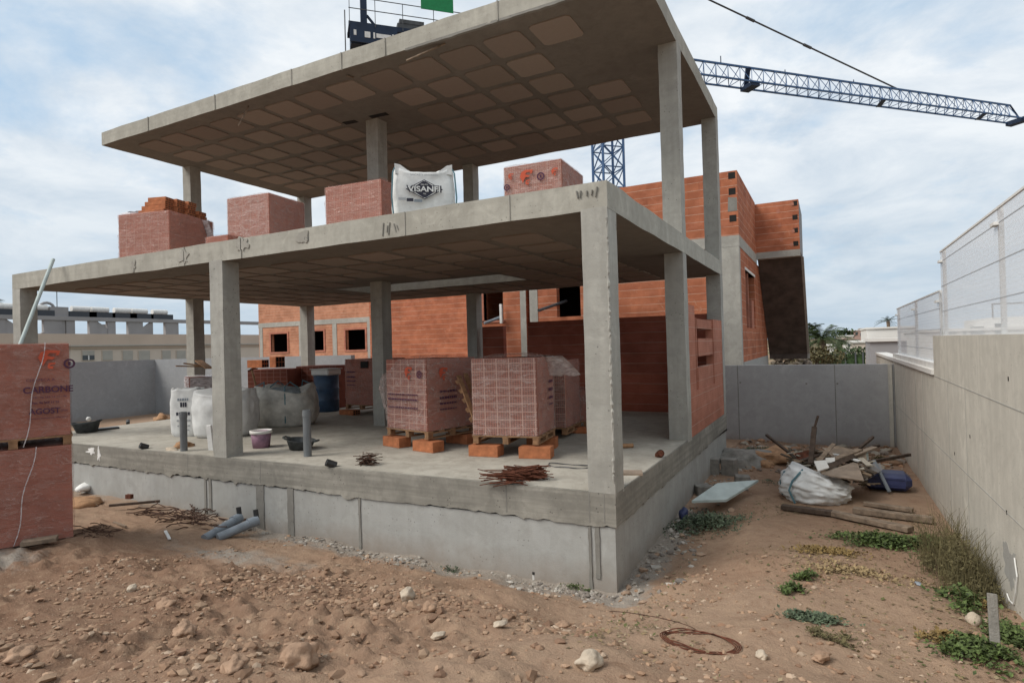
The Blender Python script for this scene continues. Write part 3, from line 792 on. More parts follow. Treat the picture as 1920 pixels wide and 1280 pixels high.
fm=film('f',[(p.x+.28,p.y+.22,1.5),(p.x+.25,p.y+.18,1.25),(p.x+.15,p.y+.05,1.08),(p.x-.02,p.y,1.03),(p.x-.12,p.y-.02,1.02)],'',.3).build('plastic_film','wrapw',None,smooth=True)
tag(fm,'crumpled clear film trailing on the floor between the two front brick packs','plastic film')
# leaning pallet between the packs
T=thing('wooden_pallet',tuple(at(885,800,'y',1.8)),'yellowish wooden pallet tilted up between two wrapped brick packs','pallet')
a=at(860,704,'y',1.95);b=at(891,788,'y',1.75)
MB().bar(a,b,.07,.03).build('edge_board','wood',T)
m=MB()
for k in range(5):
    q=a.lerp(b,.08+k*.21);m.obox(q+Vector((-.05,.02,-.04)),.07,.14,.06,.5,0,.9)
m.build('spacer_blocks','wood',T)
MB().bar(a+Vector((-.03,.25,.02)),b+Vector((-.03,.25,.02)),.07,.03).build('edge_board','wood',T)
# packs behind
pack(-2.85,3.15,1.06,rd(6),.95,.9,1.13,'taller wrapped brick pack right behind the front grid pack','pack','wrap',.01,.03,seed=9)
pack(-2.62,4.15,1.06,rd(2),.75,.8,.56,'low orange brick pack half hidden behind the front right pack and the corner column','packp','wrap',.006,.02,seed=11)
brick_things([(-2.15,3.9,F0+.01,.1,.44,.2,.1)],lambda k:'orange hollow brick on the floor just behind the front right pack')
pack(-5.15,4.3,1.05,rd(3),1.05,1.,1.15,'brick pack behind the loosely wrapped pack, close to the rear middle column','packp','wrap',.01,.03,seed=13)
P7=pack(-8.75,5.35,1.12,rd(-8),1.1,1.,1.12,'film wrapped brick pack with a hole in its side between blue drum and middle column','packp','wrap2',.012,.02,seed=17)
printlines(P7,Matrix.Translation((.25,-.03,.8))@FRONT,[(.12,.03),(0,.035),(-.1,.03),(-.2,.02)],.32,seed=5)
MB().box(.62,.88,-.034,-.02,1.02,1.18).build('torn_opening','dark',P7,local=True)
brick_things([(-8.8,5.15,F0+.01,-.1,.5,.24,.12)],lambda k:'dusty brick propping the pallet beside the blue drum')
# left stacks under the slab
P8=pack(-12.0,3.25,F0+.01,rd(-28),1.0,1.0,1.05,'brick pack with milky film and planks laid on top, rear left of the floor','packd','wrapw',.01,.0,pal=False,seed=19)
P8b=None
x_=P8.location
for k,(a,b,w) in enumerate((((330,686),(415,688),.12),((345,681),(425,692),.1),((372,676),(392,690),.16))):
    pa=at(*a,'x',-11.3-.2*k);pb=at(*b,'x',-10.9+.1*k)
    o=MB().bar(pa+Vector((0,0,-.0)),pb,w,.03).build('wooden_plank','wood');tag(o,('long pale plank lying flat on the pack left of the front middle column','thin pale plank crossing another on the left brick pack','short wide plank end on the left brick pack')[k],'plank','planks on the left pack')
pack(-12.05,5.1,F0+.01,rd(20),1.15,1.,1.13,'dark red brick stack behind the open bulk bag with the pick','packd',None,pal=False,seed=21)
pack(-11.4,6.2,F0+.01,rd(8),1.35,1.,1.18,'wide dark brick stack beside the blue drum','packd',None,pal=False,seed=23)
pa=at(448,690,'y',5.6)
brick_things([(pa.x+.35,5.6,2.16,.2,.5,.3,.22),(pa.x+1.15,5.7,2.16,-.1,.28,.3,.3)],lambda k:('dark brick lying on the rear stack above the pick','small red brick block standing on the rear stack')[k])
# ---- upper floor packs
Z2=4.305
PU1=pack(-10.55,.95,Z2,rd(14),1.22,1.2,1.0,'leftmost brick pack of the upper floor, loose bricks piled on its creased film','packu','wrap2',.022,.07,seed=31)
m=film('f',[(.02,.2,1.18),(.12,.28,1.24),(.3,.3,1.22),(.5,.32,1.17)],'',.35);m.build('loose_film','wrapw',PU1,local=True,smooth=True)
m=film('f',[(1.27,.9,1.1),(1.33,.98,.8),(1.32,1.0,.4)],'',.14);m.build('loose_film','wrapw',PU1,local=True,smooth=True)
lb=[]
for r in range(4):
    for k in range(4-r//2):
        lb.append((PU1.location.x+.30+.06*r+.0*k,PU1.location.y+.22+k*.25+r*.03,Z2+1.13+r*.085,rd(14)+U(-.06,.06),.62-.07*r,.23,.08))
brick_things(lb,lambda k:'flat orange brick heaped on the leftmost upper pack, %s row, %s from front'%(('bottom','second','third','top')[min(3,0 if k<4 else 1 if k<8 else 2 if k<11 else 3)],('first','second','third','last')[(k if k<4 else k-4 if k<8 else k-8 if k<11 else k-11)]),group='loose bricks heaped on the leftmost upper pack')
pack(-8.05,1.55,Z2,rd(6),1.02,.95,1.10,'tall square brick pack with bare orange right side, second from left on the upper floor','packu','wrap',.008,.01,seed=33)
h_=at(575,398,'y',2.3)
pack(-7.12,.42,Z2,rd(5),.50,.4,.22,'low pink remnant of wrapped bricks in front of the square upper pack','packp','wrap2',.01,.01,pal=False,seed=35)
pack(-5.92,1.95,Z2,rd(5),1.2,.95,1.09,'brick pack in creased film left of the white lettered bag on the upper floor','packu','wrap2',.022,.01,seed=37)
PU4=pack(-2.62,2.62,Z2,rd(3),1.0,1.1,1.08,'wrapped brick pack with red and dark emblems near the right end of the upper floor','packu','wrap',.010,.03,seed=39)
head(PU4,Matrix.Translation((.42,-.035,.98))@FRONT,.24);blob(PU4,Matrix.Translation((.66,-.035,.96))@FRONT,.13,'inkb')
blob(PU4,Matrix.Translation((.06,-.035,.86))@FRONT,.11,'inkb');head(PU4,Matrix.Translation((.14,-.035,1.03))@FRONT,.1)
head(PU4,Matrix.Translation((.9,-.035,1.0))@FRONT,.12)
# ---- big near packs at the left edge
A=rd(56.7)-0; 
pr_=Vector((-6.33,-2.06,0))    # right bottom corner on the ground
dirv=Vector((.425,.905,0)).normalized();ang=math.atan2(dirv.y,dirv.x)
w_,d_=1.15,1.1
org=pr_-dirv*w_
PL=pack(org.x,org.y,.36,ang,w_+.02,d_,1.14,'large lower brick pack in dull red film at the left edge of the picture','packp','wrap2',.010,.0,pal=False,seed=41,group=GP)
o2=org+Vector((0,0,0))
PT=pack(org.x+.0,org.y+.05,1.505,ang+.01,w_-.03,d_,1.13,'large upper brick pack printed with dark lettering, stacked on another at the left edge','packp','wrap2',.006,-.05,seed=43,group=GP)
tx=w_-.03
head(PT,Matrix.Translation((tx-.19,-.042,1.06))@FRONT,.23)
n_=MB();
blob(PT,Matrix.Translation((tx+.0,-.042,1.0))@FRONT,.12,'inkb')
def tx_on(parent,s,size,x,z,mat='inkb',bold=False):
    return text(s,size,mat,parent,Matrix.Translation((x,-.044,z))@FRONT,bold=bold)
tx_on(PT,'CERAMICA A.',.047,tx-.28,.81)
tx_on(PT,'CARBONE',.105,tx-.21,.69,bold=True)
tx_on(PT,'TEL. 96 569 14 14 - 96',.036,tx-.20,.60)
tx_on(PT,'Fax. 96 569 17 73',.036,tx-.24,.535,bold=True)
tx_on(PT,'AGOST',.092,tx-.25,.43,bold=True)
tx_on(PT,'(Alic',.04,tx-.06,.43)
m=MB();m.box(tx-.42,tx-.02,-.044,-.042,.345,.35);m.build('printed_line','inkb',PT,local=True)
# strap tapes running down both near packs
for P_,zt,xx in ((PT,1.25,.72),(PL,1.14,.66)):
    m=MB();m.tube([(xx+.16-.22*(1-t)+.02*math.sin(9*t),-.045,.02+zt*t) for t in [k/10 for k in range(11)]],.006,5)
    m.build('binding_tape','wrapw',P_,local=True)
T=thing('wooden_plank',(-6.2,-2.35,.3),'short pale plank on the soil in front of the near brick packs','plank')
a=at(40,1018,'z',.42);b=at(108,1008,'z',.42);MB().bar(a,b,.16,.05).build('board','woodo',T,bevel=.004)
# pole leaning across the left front column
a=at(40,640,'y',-.9);b=at(100,486,'y',-.12)
o=MB().tube([a-(b-a)*.8,b],.03,10).build('metal_pole','board');tag(o,'pale straight pole leaning against the left end of the lower slab','pole')
# ------------------------------------------------------------------ bulk bags
def bag(x,y,z,rz,rx,ry,h,label,name='bulk_bag',mat='bag',open_=.0,seed=0,bulge=.12,straps=True,loops=True,sq=3.2,lean=(0,0),content=None,topfn=None):
    T=thing(name,(x,y,z),label,'bag',None,rz)
    m=MB();N=56;K=22;vs=[]
    for j in range(K+1):
        t=j/K
        r=1+bulge*math.sin(PI*min(1,t*1.1))-.10*(t<.05)*(1-t/.05)
        for k in range(N):
            a=2*PI*k/N;c,s=math.cos(a),math.sin(a)
            q=(abs(c)**sq+abs(s)**sq)**(-1/sq)
            w=1+.05*noise.noise(Vector((c*2.2,s*2.2,t*3+seed)))+(.075*abs(noise.noise(Vector((c*4,s*4,t*2.2+seed))))+.05*abs(noise.noise(Vector((c*8+t*2,s*8,t*6+seed)))))*(.35+t)*(.45 if sq>5 else 1)
            zz=h*t
            if t>.7: zz+=(topfn(a) if topfn else .06*h*noise.noise(Vector((c*2,s*2,seed+5))))*(t-.7)/.3
            vs.append((c*q*rx*r*w+lean[0]*t,s*q*ry*r*w+lean[1]*t,zz))
    fs=[(j*N+k,j*N+(k+1)%N,(j+1)*N+(k+1)%N,(j+1)*N+k) for j in range(K) for k in range(N)]
    base=len(vs)
    # turned-in mouth and filling
    for r_,dz in ((.86,-.03),(.6,-.12 if open_ else 0.0)):
        for k in range(N):
            v=vs[K*N+k];vs.append((lean[0]+(v[0]-lean[0])*r_,lean[1]+(v[1]-lean[1])*r_,v[2]+dz*h*.9+(0 if open_ else .02)))
    for j in range(2):
        a0=K*N if j==0 else base;b0=base+j*N
        fs+=[(a0+k,a0+(k+1)%N,b0+(k+1)%N,b0+k) for k in range(N)]
    vs.append((lean[0],lean[1],h*(1-.1*open_)));fs+=[(base+N+k,base+N+(k+1)%N,len(vs)-1) for k in range(N)]
    m.add(vs,fs);m.build('woven_body',mat,T,smooth=True,local=True)
    if content:
        c=MB();c.rock((lean[0],lean[1],h*.9),.72*min(rx,ry),3,(rx/min(rx,ry),ry/min(rx,ry),.30),seed,.3);c.build('filling',content,T,smooth=True,local=True)
    return T
def sidestrap(T,pts,w=.03,mat='strap',name='strap'):
    m=MB();m.tube(pts,[w*.5]*len(pts),6);return m.build(name,mat,T,local=True)
# lettered bag on upper floor
p=at(790,380,'y',.95)
BG=bag(p.x,1.0,Z2,rd(38),.50,.48,1.02,'white bulk bag with a dark diamond logo on the upper slab beside the middle column',seed=3,bulge=.05,sq=6,topfn=lambda a:.10*max(0,math.cos(4*(a-PI/4)))**3)
for sx,sy in ((-1,-1),(1,-1),(1,1),(-1,1)):
    m=MB();m.tube([(sx*.50,sy*.50,.05),(sx*.525,sy*.515,.5),(sx*.50,sy*.49,1.0),(sx*.46,sy*.44,1.13),(sx*.36,sy*.42,1.04)],.014,6);m.build('lifting_loop','strap',BG,local=True)
    m=MB()
    m.add([(sx*.46,sy*.46,.98),(sx*.47,sy*.47,1.19),(sx*.38,sy*.46,1.17),(sx*.22,sy*.47,1.02),(sx*.47,sy*.36,1.17),(sx*.47,sy*.2,1.02)],[(0,1,2,3),(0,1,4,5)]);m.build('corner_flap','bag',BG,local=True)
m=MB();yf=-.57
m.prism([(-.30,.64),(0,.84),(.30,.64),(0,.44)],yf,yf+.002);m.build('diamond_line','ink',BG,local=True)
m=MB();m.prism([(-.275,.64),(0,.822),(.275,.64),(0,.458)],yf-.002,yf-.0005);m.build('diamond_field','bag',BG,local=True)
m=MB();m.prism([(-.22,.64),(-.02,.805),(.02,.805),(.22,.64),(.02,.475),(-.02,.475)],yf-.004,yf-.0025);m.build('diamond_center','ink',BG,local=True)
text('VISANFI',.15,'ink',BG,Matrix.Translation((0,yf-.006,.64))@Matrix.Diagonal((1.09,1,1.28,1))@FRONT,bold=True)
text('VISANFI',.15,'bag',BG,Matrix.Translation((0,yf-.011,.64))@FRONT,bold=True)
text('SACAS Y ENVASES',.055,'inkg',BG,Matrix.Translation((0,yf,.93))@FRONT)
text('TEL',.035,'bag',BG,Matrix.Translation((0,yf-.006,.55))@FRONT);text('GRUPO',.035,'bag',BG,Matrix.Translation((0,yf-.006,.735))@FRONT)
m=MB();m.box(-.42,-.30,yf,yf+.002,.42,.47);m.build('printed_line','inkg',BG,local=True)
m=MB();m.box(-.29,-.18,yf,yf+.002,.395,.46);m.build('printed_line','ink',BG,local=True)
m=MB();m.box(-.17,-.04,yf,yf+.002,.385,.44);m.build('printed_line','pipeb',BG,local=True)
BG.scale=(.84,.84,.68)
# bags on the lower floor
B1=bag(-9.2,1.45,F0+.008,rd(30),.27,.2,.93,'narrow white sack with dark lettering behind the upright grey pipe, left of the bulk bag',name='lettered_sack',seed=7,bulge=.08,sq=4,open_=1)
for k,(z,h,w,mt) in enumerate(((.70,.05,.20,'pipeb'),(.58,.09,.10,'ink'),(.42,.06,.26,'ink'),(.30,.035,.24,'inkg'),(.2,.03,.22,'inkg'),(.12,.025,.14,'inkg'))):
    m=MB();x=-w/2
    while x<w/2: l=U(.02,.05);m.box(x,x+l,-.229,-.226,z,z+h);x+=l+.012
    m.build('printed_line',mt,B1,local=True)
bag(-8.45,1.72,F0+.008,rd(25),.50,.42,.86,'full white bulk bag leaning behind the front middle column',seed=11,bulge=.10,sq=3.4,topfn=lambda a:.05*math.cos(2*a))
B2=bag(-8.55,3.25,F0+.008,rd(30),.60,.52,.80,'open dusty bulk bag of grey mortar with a pick standing in it',mat='bagd',open_=1,seed=15,bulge=.14,sq=2.8,content='mortar',topfn=lambda a:.09*math.cos(3*a)+.03*math.cos(5*a))
for a0 in (.4,1.9,3.4,5.): 
    m=MB();m.tube([(.66*math.cos(a0),.58*math.sin(a0),.1),(.70*math.cos(a0),.6*math.sin(a0),.5),(.6*math.cos(a0),.52*math.sin(a0),.86),(.42*math.cos(a0+.3),.4*math.sin(a0+.3),.95),(.5*math.cos(a0+.6),.42*math.sin(a0+.6),.82)],.014,6);m.build('lifting_loop','strap',B2,local=True)
T=thing('pickaxe',tuple(at(487,750,'y',2.9)),'pick with a rust-red head standing in the open bag of mortar','pick')
a=at(488,752,'y',2.9);b=at(472,694,'y',2.9)
MB().tube([a,b],[.018,.022],8).build('handle','wood',T)
hv=at(465,694,'y',2.9);hw=at(483,691,'y',2.9);MB().tube([hv+Vector((0,0,-.02)),hv.lerp(hw,.5)+Vector((0,0,.015)),hw],[.012,.028,.012],6).build('pick_head','rust',T)
# shredded wires spilling from bag
# grey upright pipes
def pipe(u,vb,vt,lab,z=F0,mat='pvc',r=.05):
    p=at(u,vb,'z',z);dd=(p-CAM);dep=dd.dot(CF);h=(vb-vt)/F_PX*dep
    T=thing('drain_pipe',(p.x,p.y,z),lab,'pipe','grey upright drain pipes')
    m=MB();n=18;vs=[];fs=[]
    for rr,zz in ((r,-.02),(r,h),(r*.9,h),(r*.9,h-.25)):
        for k in range(n): vs.append((rr*math.cos(2*PI*k/n),rr*math.sin(2*PI*k/n),zz))
    for j in range(3): fs+=[(j*n+k,j*n+(k+1)%n,(j+1)*n+(k+1)%n,(j+1)*n+k) for k in range(n)]
    m.add(vs,fs);m.build('tube',mat,T,smooth=False,local=True)
    m=MB();m.tube([(0,0,h-.10),(0,0,h-.03)],r+.006,18);m.build('socket_rim',mat,T,local=True)
    return T
pipe(345,846,772,'grey drain pipe standing in a lump of orange sand left of the front columns',r=.055)
pipe(577,856,768,'grey drain pipe standing on the floor right of the black tub, near the front edge',r=.06)
def sandlump(u,v,r,lab,mat='sand',z=F0,sq=(1.3,.8,.45),name='sand_heap'):
    p=at(u,v,'z',z);o=MB().rock((0,0,0),r,3,sq,p.x,.45).build(name,mat,None,smooth=True);o.location=(p.x,p.y+.1,z);tag(o,lab,'sand' if 'sand' in name else 'rubble');return o
sandlump(335,840,.17,'orange lump of sand heaped round the foot of the left upright pipe')
sandlump(312,846,.10,'pale crumb of plaster beside the orange sand lump','stonew',name='plaster_lump')
sandlump(298,786,.22,'low heap of orange sand and scraps on the left edge of the floor',sq=(1.2,.7,.5))
# short pipe stubs
def stub(u,v,lab,ang,l=.13,r=.05,z=F0,mat='black'):
    p=at(u,v,'z',z)+Vector((0,0,r));d=Vector((math.cos(ang),math.sin(ang),.45)).normalized()
    m=MB();m.tube([p-d*l*.5,p+d*l*.5],r,14,cap=False);m.tube([p-d*l*.5,p+d*l*.45],r*.86,14)
    o=m.build('pipe_stub',mat);tag(o,lab,'pipe stub','short black pipe stubs along the floor edge');return o
stub(270,842,'short black pipe stub on the front edge left of the sand lump',-1.9)
stub(240,794,'small black pipe stub on the far left edge of the floor',2.6,.12,.04)
stub(621,876,'short black pipe stub on the front edge left of the small wire bundle',-2.2,.14,.05)
stub(1237,858,'rusty brown pipe stub at the right edge of the floor by the corner column',-1.0,.12,.05,mat='rust')
o=MB().tube([at(1160,836,'z',F0+.04),at(1187,835,'z',F0+.04)],.035,12).build('cardboard_tube','wood');tag(o,'small pale tube with a dark end lying on the floor right of the corner column','tube')
o=MB().obox(at(1176,886,'z',F0+.02),.36,.2,.03,.35).build('dark_board','card');tag(o,'flat grey-brown board on the floor behind the corner column','board')
# tubs, bucket, drum
def lathe(prof,n=28,sx=1,sy=1):
    m=MB();vs=[];fs=[]
    for r,z in prof:
        for k in range(n): vs.append((r*sx*math.cos(2*PI*k/n),r*sy*math.sin(2*PI*k/n),z))
    for j in range(len(prof)-1): fs+=[(j*n+k,j*n+(k+1)%n,(j+1)*n+(k+1)%n,(j+1)*n+k) for k in range(n)]
    fs.append(tuple(range(n))[::-1]);fs.append(tuple((len(prof)-1)*n+k for k in range(n)))
    return m.add(vs,fs)
def tub(u,v,r,h,lab,tilt=0):
    p=at(u,v,'z',F0);T=thing('builders_tub',(p.x,p.y+r*.7,F0+.012),lab,'tub','black rubber tubs',.4)
    xf=Matrix.Rotation(tilt,4,'Y')
    lathe([(r*.72,0),(r*.95,h*.85),(r*1.04,h),(r*.98,h*1.0),(r*.9,h*.85),(r*.68,.03)]).build('basin','tub',T,smooth=True,local=True,xf=xf)
    for s in (-1,1):
        m=MB();m.tube([(s*r*.95,-.08,h*.95),(s*r*1.22,-.05,h*1.05),(s*r*1.22,.05,h*1.05),(s*r*.95,.08,h*.95)],.016,6);m.build('handle','tub',T,local=True,xf=xf)
    return T
tub(548,846,.23,.16,'low black tub on the floor between the mauve bucket and the grey pipe',.12)
tub(146,813,.26,.21,'black tub with a white blob on its rim at the far left floor edge',-.1)
p=at(166,785,'y',1.4);o=MB().rock(p,.05,2,(1,1,1),3,.1).build('plaster_blob','white',None,True);tag(o,'white blob stuck on the rim of the far left black tub','plaster')
a=at(170,806,'z',F0+.03);b=at(222,801,'z',F0+.03);o=MB().bar(a,b,.22,.04).build('shade_bar','black');tag(o,'flat dark bar standing in for shade beside the far left tub','shadow')  # black bar painted in where only shade falls beside the tub
p=at(476,842,'z',F0);T=thing('plastic_bucket',(p.x,p.y+.15,F0+.01),'mauve plastic bucket with a pale rim beside the front middle column','bucket')
lathe([(.135,0),(.165,.27),(.16,.27),(.13,.05)]).build('pail','pink',T,smooth=True,local=True)
lathe([(.17,.235),(.178,.24),(.178,.29),(.165,.29),(.160,.25)]).build('rim','whitew',T,smooth=True,local=True)
m=MB();m.tube([(.17*math.cos(a),.17*math.sin(a)-.02,.26-.12*math.sin(a/2)) for a in [PI*k/8 for k in range(9)]],.004,5);m.build('bail_handle','steel',T,local=True)
T=thing('steel_drum',(-9.80,5.75,F0+.008),'blue steel drum with a white tub on it at the back of the covered floor','drum')
r=.32;pf=[(r,0)]
for z in (.30,.60): pf+=[(r,z-.02),(r+.015,z),(r,z+.02)]
pf+=[(r,.93),(r+.012,.95),(r-.02,.95),(r-.02,.90)]
lathe(pf).build('drum_shell','barrel',T,smooth=True,local=True)
T=thing('white_tub',(-9.80,5.75,F0+.963),'white plastic tub standing on the blue drum','tub')
MB().box(-.31,.31,-.25,.25,0,.16).build('tub_body','whitew',T,local=True,bevel=.03)
MB().box(-.33,.33,-.27,.27,.161,.175).build('tub_rim','whitew',T,local=True,bevel=.005)
for k,(u,v,rr) in enumerate(((575,768,.16),(600,772,.14),(585,762,.18),(560,770,.12))):
    p=at(u,v,'z',F0);o=MB().rock((0,0,0),rr,2,(1.3,1,.6),k+3,.5).build('rubble_lump',('mortar','black','block','mortar')[k],None,True);o.location=(p.x,p.y,F0+.06);tag(o,('grey rubble lump at the foot of the blue drum','black crumpled sack scrap by the blue drum','dark rubble lump behind the scrap by the blue drum','small grey lump left of the blue drum')[k],'rubble','rubble at the foot of the blue drum')
o=MB().box(-.05,.05,-.02,.02,0,.42).build('white_board','bag',None,bevel=.005);p=at(394,846,'z',F0);o.location=(p.x-.03,p.y+.05,F0+.01);o.rotation_euler=(.08,-.03,.2);tag(o,'narrow white board end showing left of the front middle column','board')
# wire hoop
p=at(1066,873,'z',F0+.02);m=MB();m.tube([(p.x+.28*math.cos(a)+.04*math.sin(2*a),p.y+.12*math.sin(a),F0+.02+.01*math.sin(3*a)) for a in [2*PI*k/24 for k in range(25)]],.008,5);o=m.build('wire_hoop','steel');tag(o,'flat loop of dark wire on the floor left of the corner column','wire')
# rebar bundles
def bundle(u,v,n,l,w,lab,ang,sp,spread=.25,z=F0,mat='rust'):
    p=at(u,v,'z',z);rg=random.Random(n);m=MB()
    for k in range(n):
        a=ang+rg.uniform(-spread,spread);q=p+Vector((rg.uniform(-w,w),rg.uniform(-sp,sp),rg.uniform(.01,.15)))
        d=Vector((math.cos(a),math.sin(a),rg.uniform(-.22,.22)))*l*rg.uniform(.5,1)*.5
        m.tube([q-d,q+d*.3+Vector((0,0,rg.uniform(-.01,.02))),q+d],.0055,5)
    o=m.build('rebar_bundle',mat);tag(o,lab,'rebar','rusty tied bundles of rebar offcuts');return o
bundle(985,900,120,.50,.10,'large bundle of rusty rebar offcuts on the front edge beside the corner column',.45,.07,.5)
bundle(945,908,30,.55,.10,'tail of long rusty rebar rods pointing left off the large bundle',.25,.04,.12)
bundle(690,872,50,.30,.09,'small bundle of rusty wire offcuts on the front edge right of the grey pipe',.2,.07,1.2,mat='rustd')
# bits of wood sticking below the roof slab
for (a,b,lab) in (((447,236),(466,200),'short batten hanging under the roof slab above the second pack'),((762,114),(835,82),'long thin batten hanging under the front of the roof slab'),((650,142),(663,146),'tiny pale batten stub under the roof slab front edge')):
    za=7.25 if b[1]<130 else 7.2
    pb=at(*b,'z',HU-.01);pa=at(*a,'y',pb.y-.15)
    o=MB().bar(pa,pb,.03,.02).build('wood_batten','woodo');tag(o,lab,'batten','battens left hanging under the roof slab')
# ------------------------------------------------------------------ things on the soil
def G(u,v,z0=.3):
    """point of the ground seen at a pixel (used once, to place a thing where it stands)"""
    z=z0
    for _ in range(8):
        p=at(u,v,'z',z);z=.5*z+.5*float(base_z(p.x,p.y))
    p=at(u,v,'z',z);p.z=gz(p.x,p.y);return p
def gtilt(o,p,dz=0): o.location=(p.x,p.y,p.z+dz);return o
# drain pipes by the foundation
for (a,b,zz,lab) in (((383,1003),(446,972),.10,'left of two parallel blue-grey pipes lying against the foundation'),((408,1001),(478,977),.10,'right of two parallel blue-grey pipes lying against the foundation')):
    pa=at(*a,'z',zz);pb=at(*b,'z',zz+.06)
    T=thing('drain_pipe',tuple((pa+pb)/2),lab,'pipe','blue-grey pipes by the foundation')
    MB().tube([pa-Vector((0,0,.05)),pb],.062,16).build('tube','pipeb',T,smooth=False)
    MB().tube([pb-(pb-pa).normalized()*.10,pb+(pb-pa).normalized()*.04],.072,16).build('socket','pipeb',T)
    MB().tube([pb+Vector((.0,.03,.02)),pb+Vector((-.02,.03,.16))],.035,8).build('stub','black',T)
# tangle of rusty wire
def tangle(u,v,n,rx,ry,h,lab,mat='rustd',r=.006,z=.1):
    p=G(u,v,z);m=MB();rg=random.Random(n+u)
    for k in range(n):
        c=p+Vector((rg.uniform(-rx,rx)*.7,rg.uniform(-ry,ry)*.7,rg.uniform(0,h*.5)))
        a=rg.uniform(0,6.3);L=rg.uniform(.15,.6)*rx;pts=[]
        for i in range(7):
            a+=rg.uniform(-.7,.7);c=c+Vector((math.cos(a)*L/3,math.sin(a)*L/5,rg.uniform(-.3,.35)*h*.4));c.z=max(c.z,p.z+.01);pts.append(c.copy())
        m.tube(pts,r,4)
    o=m.build('wire_tangle',mat);tag(o,lab,'wire','tangles of rusty wire on the soil');return o
tangle(345,972,60,.75,.35,.22,'large tangle of rusty wire and scrap left of the two blue-grey pipes',r=.008)
tangle(188,1002,26,.35,.18,.10,'small dark tangle of wire on the soil near the large brick packs')
a=G(205,956,.1)+Vector((0,0,.08));b=G(300,950,.1)+Vector((0,0,.10));o=MB().bar(a,b,.05,.035).build('charred_batten','woodd');tag(o,'dark batten sticking left out of the large wire tangle','batten')
a=G(372,955,.1)+Vector((0,0,.10));b=G(412,957,.1)+Vector((0,0,.10));o=MB().bar(a,b,.05,.02).build('pale_batten','woodo');tag(o,'pale thin batten at the right end of the large wire tangle','batten')
o=MB().obox(G(243,950,.1)+Vector((0,0,.16)),.11,.06,.07,.2).build('brick_piece','rust');tag(o,'small brown block balanced on the dark batten','brick')
a=G(213,980,.1)+Vector((0,0,.03));b=G(236,988,.1)+Vector((0,0,.02));o=MB().bar(a,b,.03,.02).build('stick','woodo');tag(o,'short tan stick on the soil below the large wire tangle','stick')
a=G(310,998,.1)+Vector((0,0,.02));b=G(318,1012,.1)+Vector((0,0,.03));o=MB().bar(a,b,.035,.015).build('white_strip','white');tag(o,'short white strip on the soil in front of the wire tangle','strip')
p=G(158,925,.1);o=MB().rock((0,0,0),.13,2,(1.3,1,.6),3,.3).build('white_lump','white',None,True);gtilt(o,p,.10);tag(o,'white plaster lump at the foot of the foundation beside the near brick packs','plaster')
p=G(155,945,.1);o=MB().rock((0,0,0),.26,2,(1.3,1,.45),5,.3).build('sand_heap','sand',None,True);gtilt(o,p,.03);tag(o,'little orange heap under the white plaster lump','sand')
# named stones
ST=[(765,1118,.10,'stonew',(1,.8,1.0),'sharp pale stone standing on top of the central rubble'),
(806,1150,.095,'stonet',(1.1,.9,.8),'round brown stone right of the sharp pale stone'),
(312,1136,.11,'stonet',(1.2,1,.75),'flat topped tan boulder in the left part of the soil'),
(247,1110,.075,'stonew',(1,.9,.9),'pale tan stone left of the flat topped boulder'),
(345,1196,.11,'stonet',(1.5,1,.6),'long low tan stone below the flat topped boulder'),
(560,1246,.17,'stonet',(1.2,1,.75),'largest earth boulder at the bottom of the picture'),
(440,1243,.10,'stonet',(1.3,1,.7),'angular earth clod left of the largest boulder'),
(38,1225,.13,'stonet',(1.2,.9,.55),'half buried round stone at the bottom left'),
(938,1178,.07,'stonew',(1.4,.8,.5),'low white stone in the middle of the foreground'),
(822,1200,.07,'stonew',(1.3,.8,.6),'small pale stone below the central rubble'),
(1106,1247,.10,'stonew',(1.15,.9,.75),'largest white stone at the bottom centre'),
(1055,1168,.07,'stonet',(1.3,.9,.7),'brown stone left of the wire ring among the ridge stones'),
(1825,1166,.10,'stonew',(1,.9,1),'smooth round beige stone beside the upright timber'),
(1428,1232,.07,'stonew',(1.1,.8,.7),'pale stone at the right edge of the wire ring'),
(1260,1014,.06,'stonew',(1,.8,.7),'pale stone among the rubble along the right side of the foundation'),
(1540,1240,.08,'stonet',(1.4,.9,.6),'tan stone at the bottom between the dry weeds')]
def stone_detail(o,k,a):
    for v in o.data.vertices:
        p=v.co*14+Vector((k,2*k,0));n_=v.co.normalized();R_=v.co.length
        c_=noise.voronoi(v.co*(1.6/max(.05,R_))+Vector((k*3.,k,0)))[0]
        v.co+=n_*R_*a*((c_[1]-c_[0])*.10-.04+.07*noise.noise(p*.7)+.05*noise.noise(p*2.))
for k,(u,v,r,mt,sq,lab) in enumerate(ST):
    p=G(u,v,.5);dep=(p-CAM).dot(CF)
    o=MB().rock((0,0,0),r*(.60 if k!=10 and k!=0 else .72),4 if k!=12 else 3,sq,k*3.3,(.20 if mt=='stonew' else .36) if k!=12 else .08).build('stone',mt,None,True);stone_detail(o,k,.0 if k==12 else 1.)
    gtilt(o,p,r*(.30 if k not in (5,6,7,2,4) else .12));tag(o,lab,'stone','larger stones on the soil')
